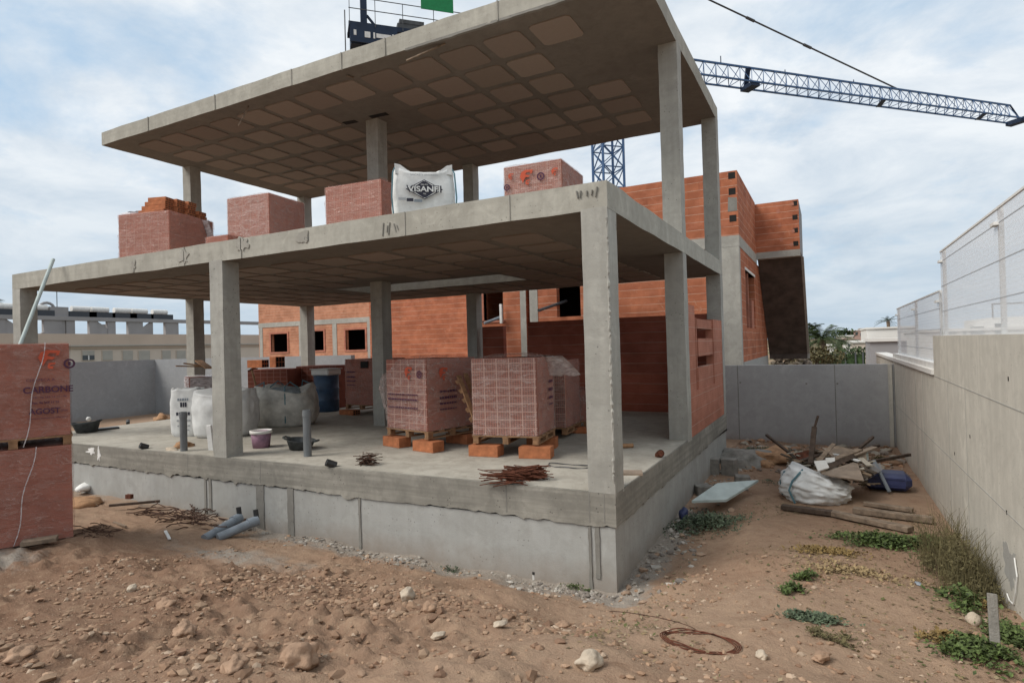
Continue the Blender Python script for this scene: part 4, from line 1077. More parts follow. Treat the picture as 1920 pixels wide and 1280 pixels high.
# loose gravel: one uncountable mass
def gravel(n,region,sizes,lab,name='gravel',pal=None,seed=1,big=.1):
    rg=random.Random(seed);m=MB();pal=pal or [(.42,.28,.19),(.36,.225,.145),(.50,.38,.28),(.31,.185,.12),(.38,.25,.165)]
    k=0;tries=0
    while k<n and tries<n*20:
        tries+=1
        x=rg.uniform(region[0],region[1]);y=rg.uniform(region[2],region[3])
        w=region[4](x,y)
        if rg.random()>w: continue
        s=sizes[0]*(sizes[1]/sizes[0])**(rg.random()**2.2)
        k_=rg.uniform(.8,1.15);m.ct=tuple(c*k_ for c in rg.choice(pal))
        m.rock((x,y,gz(x,y)+s*.12),s,1 if s>.02 else 0,(1.2,.9,.65),k*.37,.5);k+=1
    o=m.build(name,'tone');tag(o,lab,'gravel',kind='stuff');return o
def dens(x,y):
    if y>-.05 and x<0.05: return 0
    a=.2+.5*float(sst(-.2,-1.5,x))*float(sst(-1.,-2,y))
    a+=.6*math.exp(-((y+2.05+.25*math.sin(x*2))/.22)**2)*(x<1.4)
    q=noise.noise(Vector((x*.9,y*.9,5)))
    return max(0,min(1,a*(1+2.*q)))
gravel(7500,(-5.,3.2,-4.7,1.,dens),(.005,.030),'loose stones and crumbs of earth scattered over the soil',seed=4)
gravel(1000,(-3.4,.6,-4.3,-1.2,lambda x,y:.6*dens(x,y)+.8*math.exp(-((y+2.1)/.25)**2-((x+1)/1.2)**2)),(.012,.05),'lumpy earth clods and fist sized stones over the foreground',name='clods',pal=[(.32,.205,.135),(.28,.175,.115),(.36,.245,.165),(.25,.15,.10)],seed=6)
gravel(900,(-6,.02,-.7,-.03,lambda x,y:math.exp(-((y+.1)/.24)**2)*(.35+noise.noise(Vector((x*1.5,y,1))))),(.006,.035),'grey gravel along the foot of the foundation',name='gravel',pal=[(.42,.39,.34),(.3,.27,.24),(.5,.47,.42),(.22,.2,.18)],seed=8)
gravel(700,(.02,1.1,-.3,6.5,lambda x,y:math.exp(-(x/.38)**2)*(.5+noise.noise(Vector((x*1.5,y,1))))),(.008,.06),'grey rubble along the right side of the foundation',name='rubble_strip',pal=[(.42,.39,.34),(.3,.27,.24),(.5,.47,.42),(.22,.2,.18),(.40,.28,.2)],seed=9)
gravel(500,(.1,3.3,6.2,10.1,lambda x,y:.7),(.02,.12),'rubble and soil lumps at the foot of the back wall',name='rubble_strip',pal=[(.36,.2,.12),(.42,.37,.3),(.3,.18,.11),(.24,.2,.17)],seed=10)
# dirt spoil heaps at the back of the strip
for k,(u,v,r,lab) in enumerate(((1385,862,.55,'low heap of rubble and soil against the back corner of the foundation'),(1440,860,.5,'soil heap below the back wall left of the leaning sticks'))):
    p=G(u,v,.05);o=MB().rock((0,0,0),r,3,(1.2,1,.4),k+9,.5).build('soil_heap',('block','sand')[k],None,True);gtilt(o,p,.0);tag(o,lab,'soil heap')
# rusty wire ring
p=G(1312,1205,.55);m=MB()
for q in range(4): m.tube([(p.x+(.215+.012*q)*math.cos(a+.3*q)*1.05,p.y+(.115+.01*q)*math.sin(a+.3*q),gz(p.x+.22*math.cos(a),p.y+.12*math.sin(a))+.008+.006*math.sin(2*a+q)) for a in [2*PI*k/30 for k in range(31)]],.004,4)
o=m.build('wire_ring','rust');tag(o,'flat rusty wire ring lying on the foreground soil','wire')
p=G(1235,1180,.5);m=MB();m.tube([(p.x+.35*math.cos(a)-.1,p.y+.1*math.sin(a)+.05,p.z+.02) for a in [.2+2.4*k/20 for k in range(21)]],.003,4);o=m.build('thin_wire','rustd');tag(o,'thin dark wire arc left of the rusty ring','wire')
# marker stub near the wall
p=G(1001,1086,-.05);T=thing('marker_stub',tuple(p),'tiny white stake with a black cap at the foot of the foundation','stake');MB().tube([p,p+Vector((0,0,.06))],.014,6).build('stake_body','white',T);MB().tube([p+Vector((0,0,.06)),p+Vector((0,0,.09))],.018,6).build('cap','black',T)
# board on concrete blocks and blocks
for (u,v,lab,rz) in ((1336,888,'left of two grey concrete blocks standing by the foundation',.1),(1368,890,'right of two grey concrete blocks standing by the foundation',-.15),(1318,925,'grey block holding up the left end of the pale board',.5),(1392,906,'block under the far edge of the pale board',.2)):
    p=G(u,v,.03);T=thing('concrete_block',(p.x,p.y,p.z),lab,'block','grey concrete blocks along the foundation',rz)
    h=.30 if v<895 else .14
    m=MB();m.box(-.125,.125,-.12,.12,-.03,h);m.build('block_body','block',T,local=True,bevel=.012)
b4=[at(1297,938,'z',.24),at(1362,936,'z',.20),at(1422,899,'z',.28),at(1345,905,'z',.33)]
m=MB();m.add(b4+[q-Vector((0,0,.035)) for q in b4],[(0,1,2,3),(7,6,5,4),(0,4,5,1),(1,5,6,2),(2,6,7,3),(3,7,4,0)]);o=m.build('pale_board','board');tag(o,'pale grey-green board resting tilted on concrete blocks beside the foundation','board')
p=at(1275,965,'z',.08);o=MB().rock((0,0,0),.10,2,(.6,1,.9),2,.35).build('blue_scrap','blue',None,True);o.location=(p.x+.05,p.y,.1);tag(o,'small crumpled blue plastic scrap beside the foundation','scrap')
# ---- debris pile with the torn bulk bag
T=thing('debris_bag',(1.82,4.25,.05),'slumped white bulk bag with a blue-grey strap, heaped with broken boards','bag')
m=MB();N=60;K=26;vs=[]
for j in range(K+1):
    t=j/K
    for k in range(N):
        a=2*PI*k/N;c,s=math.cos(a),math.sin(a)
        r=(.46+.16*math.sin(PI*(t*.85+.08))-.10*t)
        fold=.13*(abs(noise.noise(Vector((c*2.2+t*2.,s*2.2-t*1.,t*5+3))))-.25)+.09*(abs(noise.noise(Vector((c*5+t*3,s*5,t*9))))-.2)+.05*noise.noise(Vector((c*3,s*3,t*4)))
        rr=r*(1+fold*1.6)
        vs.append((c*rr*1.12+.02,s*rr*.95,.64*t*(1+.22*(-c)+.08*math.sin(3*a)) ))
fs=[(j*N+k,j*N+(k+1)%N,(j+1)*N+(k+1)%N,(j+1)*N+k) for j in range(K) for k in range(N)]+[tuple(K*N+k for k in range(N))]
m.add(vs,fs);m.build('woven_body','bag',T,smooth=True,local=True);T.scale=(.76,.8,.66);T.location.z=.09;T.location.x=1.76
m=MB();m.tube([(-.32,-.50,.02),(-.42,-.50,.30),(-.36,-.44,.5),(-.24,-.38,.66),(-.18,-.2,.72)],.022,6);m.build('strap','strap',T,local=True)
m=MB();m.tube([(-.56,-.18,.1),(-.60,-.12,.4),(-.52,-.02,.62)],.02,6);m.build('strap','strap',T,local=True)
def seg(a,b,ya,yb,w,h,mat,name,lab,cat,group=None):
    pa=at(*a,'y',ya);pb=at(*b,'y',yb)
    if cat=='timber':
        pa=G(*a,.1);pb=G(*b,.1);pa.z=float(base_z(pa.x,pa.y))+h*.5+.015;pb.z=float(base_z(pb.x,pb.y))+h*.5+.02
    o=MB().bar(pa,pb,w,h).build(name,mat,None,bevel=.003);tag(o,lab,cat,group);return o
seg((1600,962),(1750,982),3.75,3.55,.13,.07,'woodo','timber_beam','long weathered timber lying right of the bag, the farther of two','timber','timbers lying below the debris bag')
seg((1555,966),(1708,1000),3.55,2.95,.14,.06,'woodo','timber_beam','long pale timber lying in front of the bag, the nearer of two','timber','timbers lying below the debris bag')
seg((1466,955),(1560,968),3.72,3.5,.12,.06,'woodd','timber_beam','short dark timber sticking out left under the bag','timber','timbers lying below the debris bag')
seg((1620,948),(1712,962),4.3,4.3,.10,.05,'woodo','timber_beam','thin grey timber end behind the two long timbers','timber','timbers lying below the debris bag')
seg((1520,868),(1527,800),4.6,5.0,.075,.04,'woodd','timber_prop','thick dark stake standing up out of the debris bag','stake','dark sticks out of the debris')
seg((1527,802),(1534,779),5.0,5.05,.03,.03,'woodd','thin_rod','thin dark rod rising from the tip of the dark stake','stake','dark sticks out of the debris')
seg((1492,858),(1437,815),5.6,6.4,.05,.04,'woodd','thin_rod','dark stick pointing up to the left behind the bag','stick','dark sticks out of the debris')
seg((1612,840),(1637,819),5.6,6.0,.045,.04,'woodd','thin_rod','short dark stick pointing up to the right behind the boards','stick','dark sticks out of the debris')
seg((1620,868),(1706,852),5.6,6.6,.05,.05,'woodd','thin_rod','dark batten reaching right towards the boundary wall','stick','dark sticks out of the debris')
seg((1638,862),(1668,922),5.2,5.0,.05,.03,'pipeb','metal_strip','pale grey strip leaning across the blue container','strip')
def quad(pts,mat,name,lab,th=.02):
    P=[at(u,v,'y',y) for u,v,y in pts];n=(P[1]-P[0]).cross(P[2]-P[0]).normalized()*th
    m=MB();k=len(P);m.add(P+[q+n for q in P],[tuple(range(k)),tuple(range(k,2*k))[::-1]]+[(i,(i+1)%k,(i+1)%k+k,i+k) for i in range(k)])
    o=m.build(name,mat);tag(o,lab,'board','broken boards heaped on the debris bag');return o
quad(((1540,886,4.1),(1600,866,4.7),(1608,868,4.7),(1620,900,4.0),(1560,892,4.0)),'card','brown_board','large pointed brown board on the right front of the bag')
quad(((1527,864,4.2),(1548,862,4.4),(1555,876,4.2),(1535,882,4.1)),'whitew','pale_board','small pale square board at the mouth of the bag')
quad(((1548,858,4.5),(1565,857,4.6),(1566,866,4.5),(1550,867,4.45)),'whitew','pale_board','cream offcut beside the small square board')
quad(((1530,862,4.4),(1560,830,4.9),(1567,832,4.9),(1540,864,4.4)),'woodo','broken_lath','long tan lath slanting up over the debris')
quad(((1540,838,5.0),(1622,845,5.2),(1626,862,5.1),(1560,855,4.9)),'card','brown_board','wide grey-brown board lying along the top of the heap')
quad(((1532,846,4.9),(1570,835,5.2),(1600,842,5.2),(1570,850,5.)),'woodo','broken_lath','light tan board at the very top of the heap')
quad(((1490,850,5.0),(1520,842,5.1),(1524,856,5.0),(1496,862,4.9)),'rust','brown_board','rusty brown panel behind the left of the bag')
quad(((1615,858,5.1),(1628,846,5.3),(1629,862,5.2),(1618,866,5.1)),'board','pale_board','grey-white panel at the right end of the heap')
quad(((1600,905,4.3),(1612,870,4.8),(1650,868,5.3),(1655,880,5.2),(1625,900,4.6)),'greyw','grey_board','grey board between the bag and the blue container')
quad(((1545,872,4.3),(1600,850,4.8),(1606,856,4.8),(1556,880,4.3)),'woodd','broken_lath','dark lath under the pointed brown board')
m=MB();rg=random.Random(5)
for k in range(130):
    f_=rg.random();q=Vector((1.78+rg.uniform(-.35,.75),4.35+f_*.9,.40+.16*f_+rg.uniform(-.10,.12)));a=rg.uniform(0,3.1)
    m.ct=rg.choice([(.24,.18,.12),(.1,.075,.05),(.5,.46,.38),(.3,.22,.15),(.06,.05,.04)])
    m.obox(q,rg.uniform(.08,.42),rg.uniform(.03,.11),.015,a,rg.uniform(-.4,.4),rg.uniform(-.4,.4))
o=m.build('broken_scraps','tone');tag(o,'mass of small broken wood and rubble scraps filling the bag','scraps',kind='stuff')
for k,(a,b,ya,yb,w,mt,lab) in enumerate((((1545,868),(1612,842),4.5,5.2,.12,'woodo','grey-tan plank lying up across the middle of the heap'),((1590,856),(1640,838),4.9,5.4,.10,'card','narrow brown board sticking out right over the heap'),((1500,864),(1556,846),4.8,5.1,.09,'woodd','dark plank behind the mouth of the bag'),((1560,850),(1612,864),5.0,4.7,.06,'white','white splintered batten across the heap'))):
    seg(a,b,ya,yb,w,.025,mt,'broken_plank',lab,'plank','planks heaped above the debris bag')
# blue container
p=at(1662,905,'y',5.4);T=thing('blue_container',(p.x,5.4,.08),'dark blue plastic container lying right of the debris bag','container')
m=MB();m.box(-.34,.34,-.24,.24,.02,.29);m.build('container_body','blue',T,local=True,bevel=.09)
m=MB();m.box(-.24,.24,-.252,-.243,.21,.235);m.box(-.24,.24,-.252,-.243,.08,.105);m.build('rib','blue',T,local=True)
# upright timber near the right wall
pa=G(1867,1222,.5);pb=at(1860,1112,'y',pa.y+.10)
T=thing('upright_timber',tuple(pa),'pale weathered timber post standing among weeds near the right wall','post')
MB().bar(pa-Vector((0,0,.05)),pb,.055,.045).build('post_body','block',T,bevel=.004)
# ------------------------------------------------------------------ weeds
def weed(u,v,rx,ry,h,n,mat,lab,leaf=.03,stems=0,smat='leafd',cat='weed',z0=.3,flat=.5,name='weed',loc=None,tall=1.0):
    p=loc or G(u,v,z0);rg=random.Random(int(u*7+v));m=MB()
    T=thing(name,tuple(p),lab,cat)
    cl=[(rg.gauss(0,.45)*rx,rg.gauss(0,.45)*ry,rg.uniform(.4,1)) for _ in range(max(4,n//60))]
    for k in range(n):
        c=rg.choice(cl);q_=2.6 if rg.random()<.22 else 1.;x=c[0]+rg.gauss(0,.16)*rx*q_;y=c[1]+rg.gauss(0,.2)*ry*q_
        e=max(0,1-(x/rx)**2-(y/ry)**2)
        zz=rg.random()**flat*h*c[2]*(.35+.65*e)
        g=gz(p.x+x,p.y+y)-p.z
        a=rg.uniform(0,6.3);el=rg.uniform(-.5,1.1);l=leaf*rg.uniform(.5,1.4);w=l*rg.uniform(.25,.5)
        d=Vector((math.cos(a)*math.cos(el),math.sin(a)*math.cos(el),math.sin(el)));s=d.cross(Vector((0,0,1))).normalized()
        q=Vector((x,y,zz+g+.004))
        m.add([q,q+d*l*.5+s*w,q+d*l,q+d*l*.5-s*w],[(0,1,2,3)])
    m.build('leaves',mat,T,local=True)
    if stems:
        m=MB()
        for k in range(stems):
            c=rg.choice(cl);x=c[0]+rg.gauss(0,.2)*rx;y=c[1]+rg.gauss(0,.2)*ry;g=gz(p.x+x,p.y+y)-p.z
            hh=h*rg.uniform(.5,1.15)*c[2]*tall;bx,by=rg.gauss(0,.25)*hh,rg.gauss(0,.25)*hh
            m.tube([(x,y,g-.01),(x+bx*.3,y+by*.3,g+hh*.55),(x+bx,y+by,g+hh)],[.0022,.0018,.001],3,cap=False)
        m.build('stems',smat,T,local=True)
    return T
weed(1330,985,.42,.45,.17,2600,'leafb','dense dull green weed in front of the tilted pale board',.035,60,'leafd')
weed(1655,1018,.46,.24,.13,2600,'leafg','bright green patch of weed below the long timbers',.035,60,'leafg')
weed(1735,1022,.26,.3,.12,1200,'leafg','green weed patch between the timbers and the tall dry bush',.03,50,'leafg')
weed(1550,1032,.42,.20,.04,1100,'leafy','flattened yellow-orange dry weed left of the green patch',.03,70,'leafy',flat=.8)
weed(1610,1075,.48,.26,.04,900,'straw','mat of straw coloured dead weed in the middle of the strip',.03,160,'straw',flat=.9)
weed(1510,1085,.10,.10,.11,420,'leafg','small fresh green weed, upper of a pair',.03,20,'leafg')
weed(1488,1108,.10,.09,.08,380,'leafg','small fresh green weed, lower left of a pair',.028,16,'leafg')
weed(1520,1162,.24,.12,.06,1300,'leafb','low blue-green creeping weed below the small green pair',.026,20,'leafb',flat=.8)
weed(1560,1195,.16,.10,.04,300,'leafd','brown dead stems beside the creeping blue-green weed',.025,60,'leafd')
weed(1810,1075,.24,.75,.50,2600,'leafd','tall feathery brown dry bush against the right wall',.03,900,'leafd',cat='bush',name='dry_bush',tall=1.1,loc=Vector((3.12,1.15,.16)))
weed(1800,1105,.15,.30,.14,800,'leafg','green shoots at the foot of the tall dry bush',.04,60,'leafg',loc=Vector((2.98,.3,.27)))
weed(1835,1135,.12,.12,.05,260,'leafy','yellow dead leaves behind the smooth round stone',.03,20,'leafy')
weed(1770,1205,.13,.10,.07,380,'leafy','yellowing weed with dark tips at the lower right',.028,20,'leafd')
weed(1822,1222,.24,.18,.09,1300,'leafg','green weed patch left of the upright timber',.03,40,'leafg')
weed(1895,1205,.16,.30,.13,1500,'leafg','green weed between the upright timber and the right wall',.032,50,'leafg')
weed(848,1066,.14,.06,.05,200,'leafb','tiny green weed at the foot of the front foundation wall',.02,6,'leafd')
weed(1085,1100,.13,.05,.06,220,'leafg','small green sprig in the gravel by the foundation corner',.02,6,'leafg')
weed(1660,862,.25,.12,.10,300,'leafd','dry scrub behind the blue container',.03,30,'leafd')
weed(1455,905,.25,.2,.07,260,'leafb','sparse low weed on the soil left of the debris bag',.028,15,'leafd')
weed(1455,848,.6,.2,.12,700,'leafb','dark weed fringe along the foot of the back wall',.04,20,'leafd')
m=MB();rg=random.Random(77);k=0
while k<3800:
    x=rg.uniform(.4,3.3);y=rg.uniform(-3.2,4.2)
    w_l=max(0,noise.noise(Vector((x*1.1,y*.8,3)))+.12)+.5*math.exp(-((x-2.9)/.35)**2)+.35*math.exp(-((x-1.9)/.6)**2-((y-.6)/.6)**2)
    if rg.random()>w_l: continue
    a=rg.uniform(0,6.3);l=rg.uniform(.01,.05);wd_=l*rg.uniform(.1,.4);z=gz(x,y)+.004
    m.ct=rg.choice([(.30,.22,.12),(.22,.16,.09),(.36,.29,.18),(.13,.10,.06),(.10,.12,.04)])
    d_=Vector((math.cos(a),math.sin(a),rg.uniform(-.05,.35)));s_=Vector((-math.sin(a),math.cos(a),0));q=Vector((x,y,z))
    m.add([q,q+d_*l*.5+s_*wd_,q+d_*l,q+d_*l*.5-s_*wd_],[(0,1,2,3)]);k+=1
o=m.build('dead_litter','tone');tag(o,'dead leaves and straw bits strewn over the strip along the right wall','litter',kind='stuff')
p=G(1722,1095,.3);o=MB().rock((0,0,0),.03,1,(1.4,1,.5),1,.3).build('paper_scrap','pipeb');gtilt(o,p,.02);tag(o,'little blue-white scrap by the dead weed mat','scrap')
# ------------------------------------------------------------------ neighbouring brick house behind the back wall
YA=12.3;HX0,HX1=-9.4,-.17
T=thing('brick_house',(-4.5,14,0),'two storey orange brick house shell with concrete bands right behind the plot','house')
def wallY(m,x0,x1,y,z0,z1,th=.24,holes=()):
    """wall facing -y with real openings"""
    xs=sorted({x0,x1}|{h for H_ in holes for h in H_[:2]});zs=sorted({z0,z1}|{h for H_ in holes for h in H_[2:]})
    for i in range(len(xs)-1):
        for j in range(len(zs)-1):
            cx_=(xs[i]+xs[i+1])/2;cz_=(zs[j]+zs[j+1])/2
            if any(a<cx_<b and c<cz_<d for a,b,c,d in holes): continue
            m.box(xs[i],xs[i+1],y,y+th,zs[j],zs[j+1])
w1=(-8.72,-7.95,3.5,5.0);w2=(-5.92,-5.08,3.5,5.0)
m=MB();wallY(m,HX0,-.78,YA,0,5.28,holes=(w1,w2,(-7.05,-6.93,0,5.28),(-1.0,-.78,.0,.01)));m.build('brick_wall','brick',T)
m=MB();wallY(m,HX0,HX1,YA,5.60,7.47);m.build('brick_wall','brick',T)
MB().box(HX0,HX1+.01,YA-.02,YA+.3,5.28,5.60).build('floor_band','conc',T)
for a_,b_ in ((-.78,HX1),(-7.28,-7.06),(-6.92,-6.62)): MB().box(a_,b_,YA-.015,YA+.24,0,5.279).build('column','conc',T)
MB().box(-8.80,-8.72,YA-.03,YA+.2,3.45,5.).box(-8.80,-7.9,YA-.03,YA+.2,3.42,3.499).build('window_frame','bricks',T)
# hollow brick ends in the corner
m=MB()
for k,z in enumerate((7.24,6.78,6.0)): m.box(HX1-.24,HX1-.05,YA-.004,YA+.01,z,z+.19)
m.build_each('brick_end','dark',T)
m=MB();m.prism([(HX1-.28,6.3),(HX1-.02,6.3),(HX1-.02,6.68),(HX1-.26,6.72)],YA-.006,YA+.01)
for (a,b,c_) in ((-.98,4.75,.10),(-.96,4.1,.08),(-.95,2.6,.1),(-.97,2.2,.13),(-.98,3.2,.07)): m.prism([(a-.02,b),(a+.18,b+.02),(a+.19,b+c_+.08),(a,b+c_)],YA-.006,YA+.01)
m.build_each('mortar_patch','stain',T)
# right flank
yw0=at(1398,540,'x',HX1).y;yw1=at(1424,560,'x',HX1).y
YE=at(1415,374,'x',HX1).y
m=MB()
def wallX(m,x,y0,y1,z0,z1,th=.24,holes=()):
    ys=sorted({y0,y1}|{h for H_ in holes for h in H_[:2]});zs=sorted({z0,z1}|{h for H_ in holes for h in H_[2:]})
    for i in range(len(ys)-1):
        for j in range(len(zs)-1):
            a=(ys[i]+ys[i+1])/2;b=(zs[j]+zs[j+1])/2
            if any(h[0]<a<h[1] and h[2]<b<h[3] for h in holes): continue
            m.box(x-th,x,ys[i],ys[i+1],zs[j],zs[j+1])
zt=at(1405,505,'x',HX1).z;zb=at(1400,590,'x',HX1).z
wallX(m,HX1,YA+.242,20.5,1.93,5.27,holes=((yw0,yw0+2.6,2.95,4.72),));m.build('brick_wall','brick',T)
m=MB();m.box(HX1-.2,HX1-.04,yw0+1.0,yw0+1.12,2.95,4.72);m.box(HX1-.2,HX1-.04,yw0+1.9,yw0+2.6,2.95,3.9);m.build('window_pier','bricks',T)
MB().box(HX1-.25,HX1+.02,yw0-.1,yw0+2.7,4.72,4.8).build('lintel','whitew',T)
m=MB();wallX(m,HX1,YA+.242,YE,5.60,7.47);m.build('brick_wall','brick',T)
MB().box(HX1-.24,HX1+.01,YA+.302,YE,5.272,5.60).build('floor_band','conc',T)
MB().box(HX1-.24,HX1+.015,YA+.242,20.5,0,1.928).build('plinth','plinth',T)
XE=1.24
m=MB();wallY(m,HX1-.24,XE,YE,5.68,7.42);m.build('brick_wall','brick',T)
MB().box(HX1,XE+.01,YE-.02,YE+.3,5.45,5.679).build('floor_band','conc',T)
m=MB();m.box(XE-.24,XE,YE+.242,YE+3,5.68,7.42);m.build('brick_wall','bwall',T)
m=MB()
for z in (7.2,6.72,6.26,5.8): m.box(XE-.2,XE-.04,YE-.004,YE+.01,z,z+.17)
m.build_each('brick_end','dark',T)
m=MB()
for x,z in ((.55,7.0),(.58,6.5),(.62,6.0),(1.0,6.25),(.95,5.78),(1.0,7.2)): m.prism([(x,z),(x+.1,z+.03),(x+.08,z+.16),(x-.02,z+.12)],YE-.006,YE+.01)
m.build_each('mortar_patch','bricks',T)
# dark sloping underside of the stair
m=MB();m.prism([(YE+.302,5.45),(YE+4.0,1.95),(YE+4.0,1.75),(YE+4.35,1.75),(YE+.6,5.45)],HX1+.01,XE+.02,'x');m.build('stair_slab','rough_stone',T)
MB().prism([(YE+.30,5.45),(YE+4.0,1.95),(YE+4.0,1.75),(YE+4.35,1.75),(YE+.7,5.45)],XE+.021,XE+.10,'x').build('stair_string','conc',T)
# inner wall coloured near-black to give the rooms their shade
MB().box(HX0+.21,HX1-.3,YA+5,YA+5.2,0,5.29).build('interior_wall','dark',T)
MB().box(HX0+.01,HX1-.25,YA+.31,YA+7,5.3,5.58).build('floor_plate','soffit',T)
MB().box(HX0,HX0+.2,YA+.242,YA+7,0,7.4).build('brick_wall','brick',T)
# pipes poking out of the wall openings
a=at(1010,582,'y',11.2);b=at(1062,564,'y',12.9);o=MB().tube([a,b],.05,8).build('pipe','craneg',T)
a=at(908,606,'y',11.7);b=at(940,594,'y',12.2);MB().tube([a,b],.05,8).build('pipe','pipeb',T)
a=at(939,570,'y',12.1);b=at(940,606,'y',12.1);MB().bar(a,b,.08).build('white_strip','white',T)
# farther brick house on the left
T=thing('brick_house',(-22,20,0),'farther two storey light orange brick house with square window openings, seen under the lower slab','house')
def openings(rects,y):
    out=[]
    for (u0,v0,u1,v1) in rects:
        p=at(u0,v1,'y',y);q=at(u1,v0,'y',y);out.append((p.x,q.x,p.z,q.z))
    return out
hs=openings(((509,625,539,660),(583,620,607,657),(649,617,685,656)),22)
m=MB();wallY(m,-32.05,-19,22,0,6.9,holes=hs);m.build('brick_wall','brickf',T)
bandz=(at(590,609,'y',22).z,at(590,600,'y',22).z)
MB().box(-32.06,-19,21.97,22.0,*bandz).build('floor_band','conc',T)
m=MB()
for u,w in ((490,.3),(569,.75),(628,.35),(693,.3)):
    x=at(u,640,'y',22).x;m.box(x-w/2,x+w/2,21.975,21.999,0,bandz[0]-.002)
m.build('column','conc',T)
for (a,b,c_,d_) in hs:
    m=MB();e=.12;m.box(a-e,b+e,21.96,22.05,d_,d_+e).box(a-e,a,21.96,22.05,c_,d_).box(b,b+e,21.96,22.05,c_,d_).box(a-e,b+e,21.96,22.05,c_-.1,c_);m.build('window_frame','bricks',T)
MB().box(-32.05,-19,27,27.2,0,6.8).box(-32.05,-31.8,22.25,27,0,6.9).box(-31.79,-19,22.25,26.99,4.4,4.6).box(-31.79,-19,22.25,26.99,6.85,7.0).box(-31.79,-19,22.25,26.99,0,.2).build('interior_wall','dark',T)  # roof and floors close out light; near-black colour paints the interior shade
m=MB();wallY(m,-18.9,-12.6,18,0,6.9);m.build('brick_wall','brick',T)
MB().box(-18.9,-18.66,18.25,22,0,6.9).build('brick_wall','brickf',T)
# ------------------------------------------------------------------ tower crane
d=Vector((.695,.719,0)).normalized();nrm=Vector((-d.y,d.x,0));TB=Vector((-8.38,25.61,0));ZJ=17.8
T=thing('tower_crane',(TB.x,TB.y,0),'blue lattice tower crane behind the house with its jib running off to the right','crane')
m=MB();s=.62
cor=[d*a*s+nrm*b*s for a,b in ((-1,-1),(1,-1),(1,1),(-1,1))]
for c_ in cor: m.bar(TB+c_,TB+c_+Vector((0,0,ZJ)),.11)
z=0;k=0
while z<ZJ-.2:
    for i in range(4):
        a,b=cor[i],cor[(i+1)%4];m.bar(TB+a+Vector((0,0,z)),TB+b+Vector((0,0,z)),.055)
        mid=(a+b)/2
        m.bar(TB+a+Vector((0,0,z)),TB+b+Vector((0,0,z+1.1)),.05);m.bar(TB+b+Vector((0,0,z)),TB+a+Vector((0,0,z+1.1)),.04)
    z+=1.1
m.build('mast','crane',T)
tip=at(1905,227,'z',ZJ);Lj=(Vector((tip.x,tip.y,0))-TB).length
m=MB();w=.5;hj=1.05
J=lambda t,a,z: TB+d*t+nrm*a*w+Vector((0,0,ZJ+z))
m.bar(J(-.5,0,hj),J(Lj-.6,0,hj),.10);m.bar(J(-.5,1,0),J(Lj,1,0),.09);m.bar(J(-.5,-1,0),J(Lj,-1,0),.09)
t=0;st=.85
while t<Lj-st:
    for a in (-1,1):
        m.bar(J(t,a,0),J(t+st/2,0,hj),.035);m.bar(J(t+st/2,0,hj),J(t+st,a,0),.035)
    m.bar(J(t,-1,0),J(t,1,0),.03);m.bar(J(t,-1,0),J(t+st,1,0),.03)
    t+=st
m.build('jib','crane',T)
def tj(u,v): 
    q=at(u,v,'z',ZJ+.5);return (Vector((q.x,q.y,0))-TB).dot(d)
for u,v in ((1405,145),(1640,182),(1815,212)):
    t=tj(u,v);m=MB()
    if u==1405: m.box(-.3,.3,-.5,.5,-.22,.0,Matrix.Translation(J(t,0,0))@Matrix.Rotation(math.atan2(d.y,d.x),4,'Z'));m.bar(J(t-.1,0,hj),J(t+.1,1,0),.25,.2)
    else: m.bar(J(t-.2,-1,-.03),J(t+.5,1,-.03),.3,.06)
    m.build('trolley' if u==1405 else 'splice_plate','craned',T)
m=MB();m.box(-.1,.5,-.6,.6,-.2,.1,Matrix.Translation(J(Lj-.1,0,0))@Matrix.Rotation(math.atan2(d.y,d.x),4,'Z'));m.bar(J(Lj-.6,0,hj),J(Lj+.3,0,.2),.08);m.build('jib_end','craned',T)
m=MB()
for u,v in ((1370,125),(1488,145),(1615,165)):
    t=tj(u,v);m.bar(J(t,0,hj),J(t,0,hj+(.45 if u<1400 else .2)),.05)
m.build('rope_guide','craned',T)
tp=tj(1680,185);pA=J(tp,0,hj);pB=TB+d*.2+Vector((0,0,24.2))
m=MB();m.tube([pA,pB],.05,6)
for f in (.35,.55,.73): 
    q=pA.lerp(pB,1-f if False else f);m.tube([q-(pB-pA).normalized()*.3,q+(pB-pA).normalized()*.3],.085,6)
m.build('pendant_bar','craneg',T)
MB().bar(TB+Vector((0,0,ZJ)),TB+Vector((0,0,24.4)),.5,.5).build('tower_head','crane',T)
# counter jib with ballast
e=at(656,40,'z',ZJ);Lc=(Vector((e.x,e.y,0))-TB).length
Q=Matrix.Rotation(math.atan2(d.y,d.x),4,'Z')
def CB(t0,t1,a0,a1,z0,z1): return (t0,t1,a0,a1,z0,z1,Matrix.Translation(TB+Vector((0,0,ZJ)))@Q)
m=MB();m.box(*CB(-Lc,0,-.62,-.48,.0,.22));m.box(*CB(-Lc,0,.48,.62,.0,.22))
t=-Lc
while t<0: m.box(*CB(t,t+.1,-.5,.5,.04,.12));t+=.8
m.build('counter_jib','craned',T)
m=MB()
for k in range(4): m.box(*CB(-Lc+.1+k*.5,-Lc+.585+k*.5,-.45,.45,-.74,.16))
m.build('ballast_block','craned',T)
m=MB();m.box(*CB(-Lc+.05,-Lc+2.25,-.66,-.60,-.75,.18));m.build('ballast_panel','craned',T)
m=MB()
for x0_,x1_,z0_,z1_ in ((.22,.34,-.45,-.2),(.72,.98,-.5,-.22),(1.12,1.2,-.5,-.22),(1.26,1.95,-.45,-.25),(2.0,2.08,-.55,-.2)): m.box(*CB(-Lc+x0_,-Lc+x1_,-.675,-.662,z0_,z1_))
m.build('white_lettering','white',T)
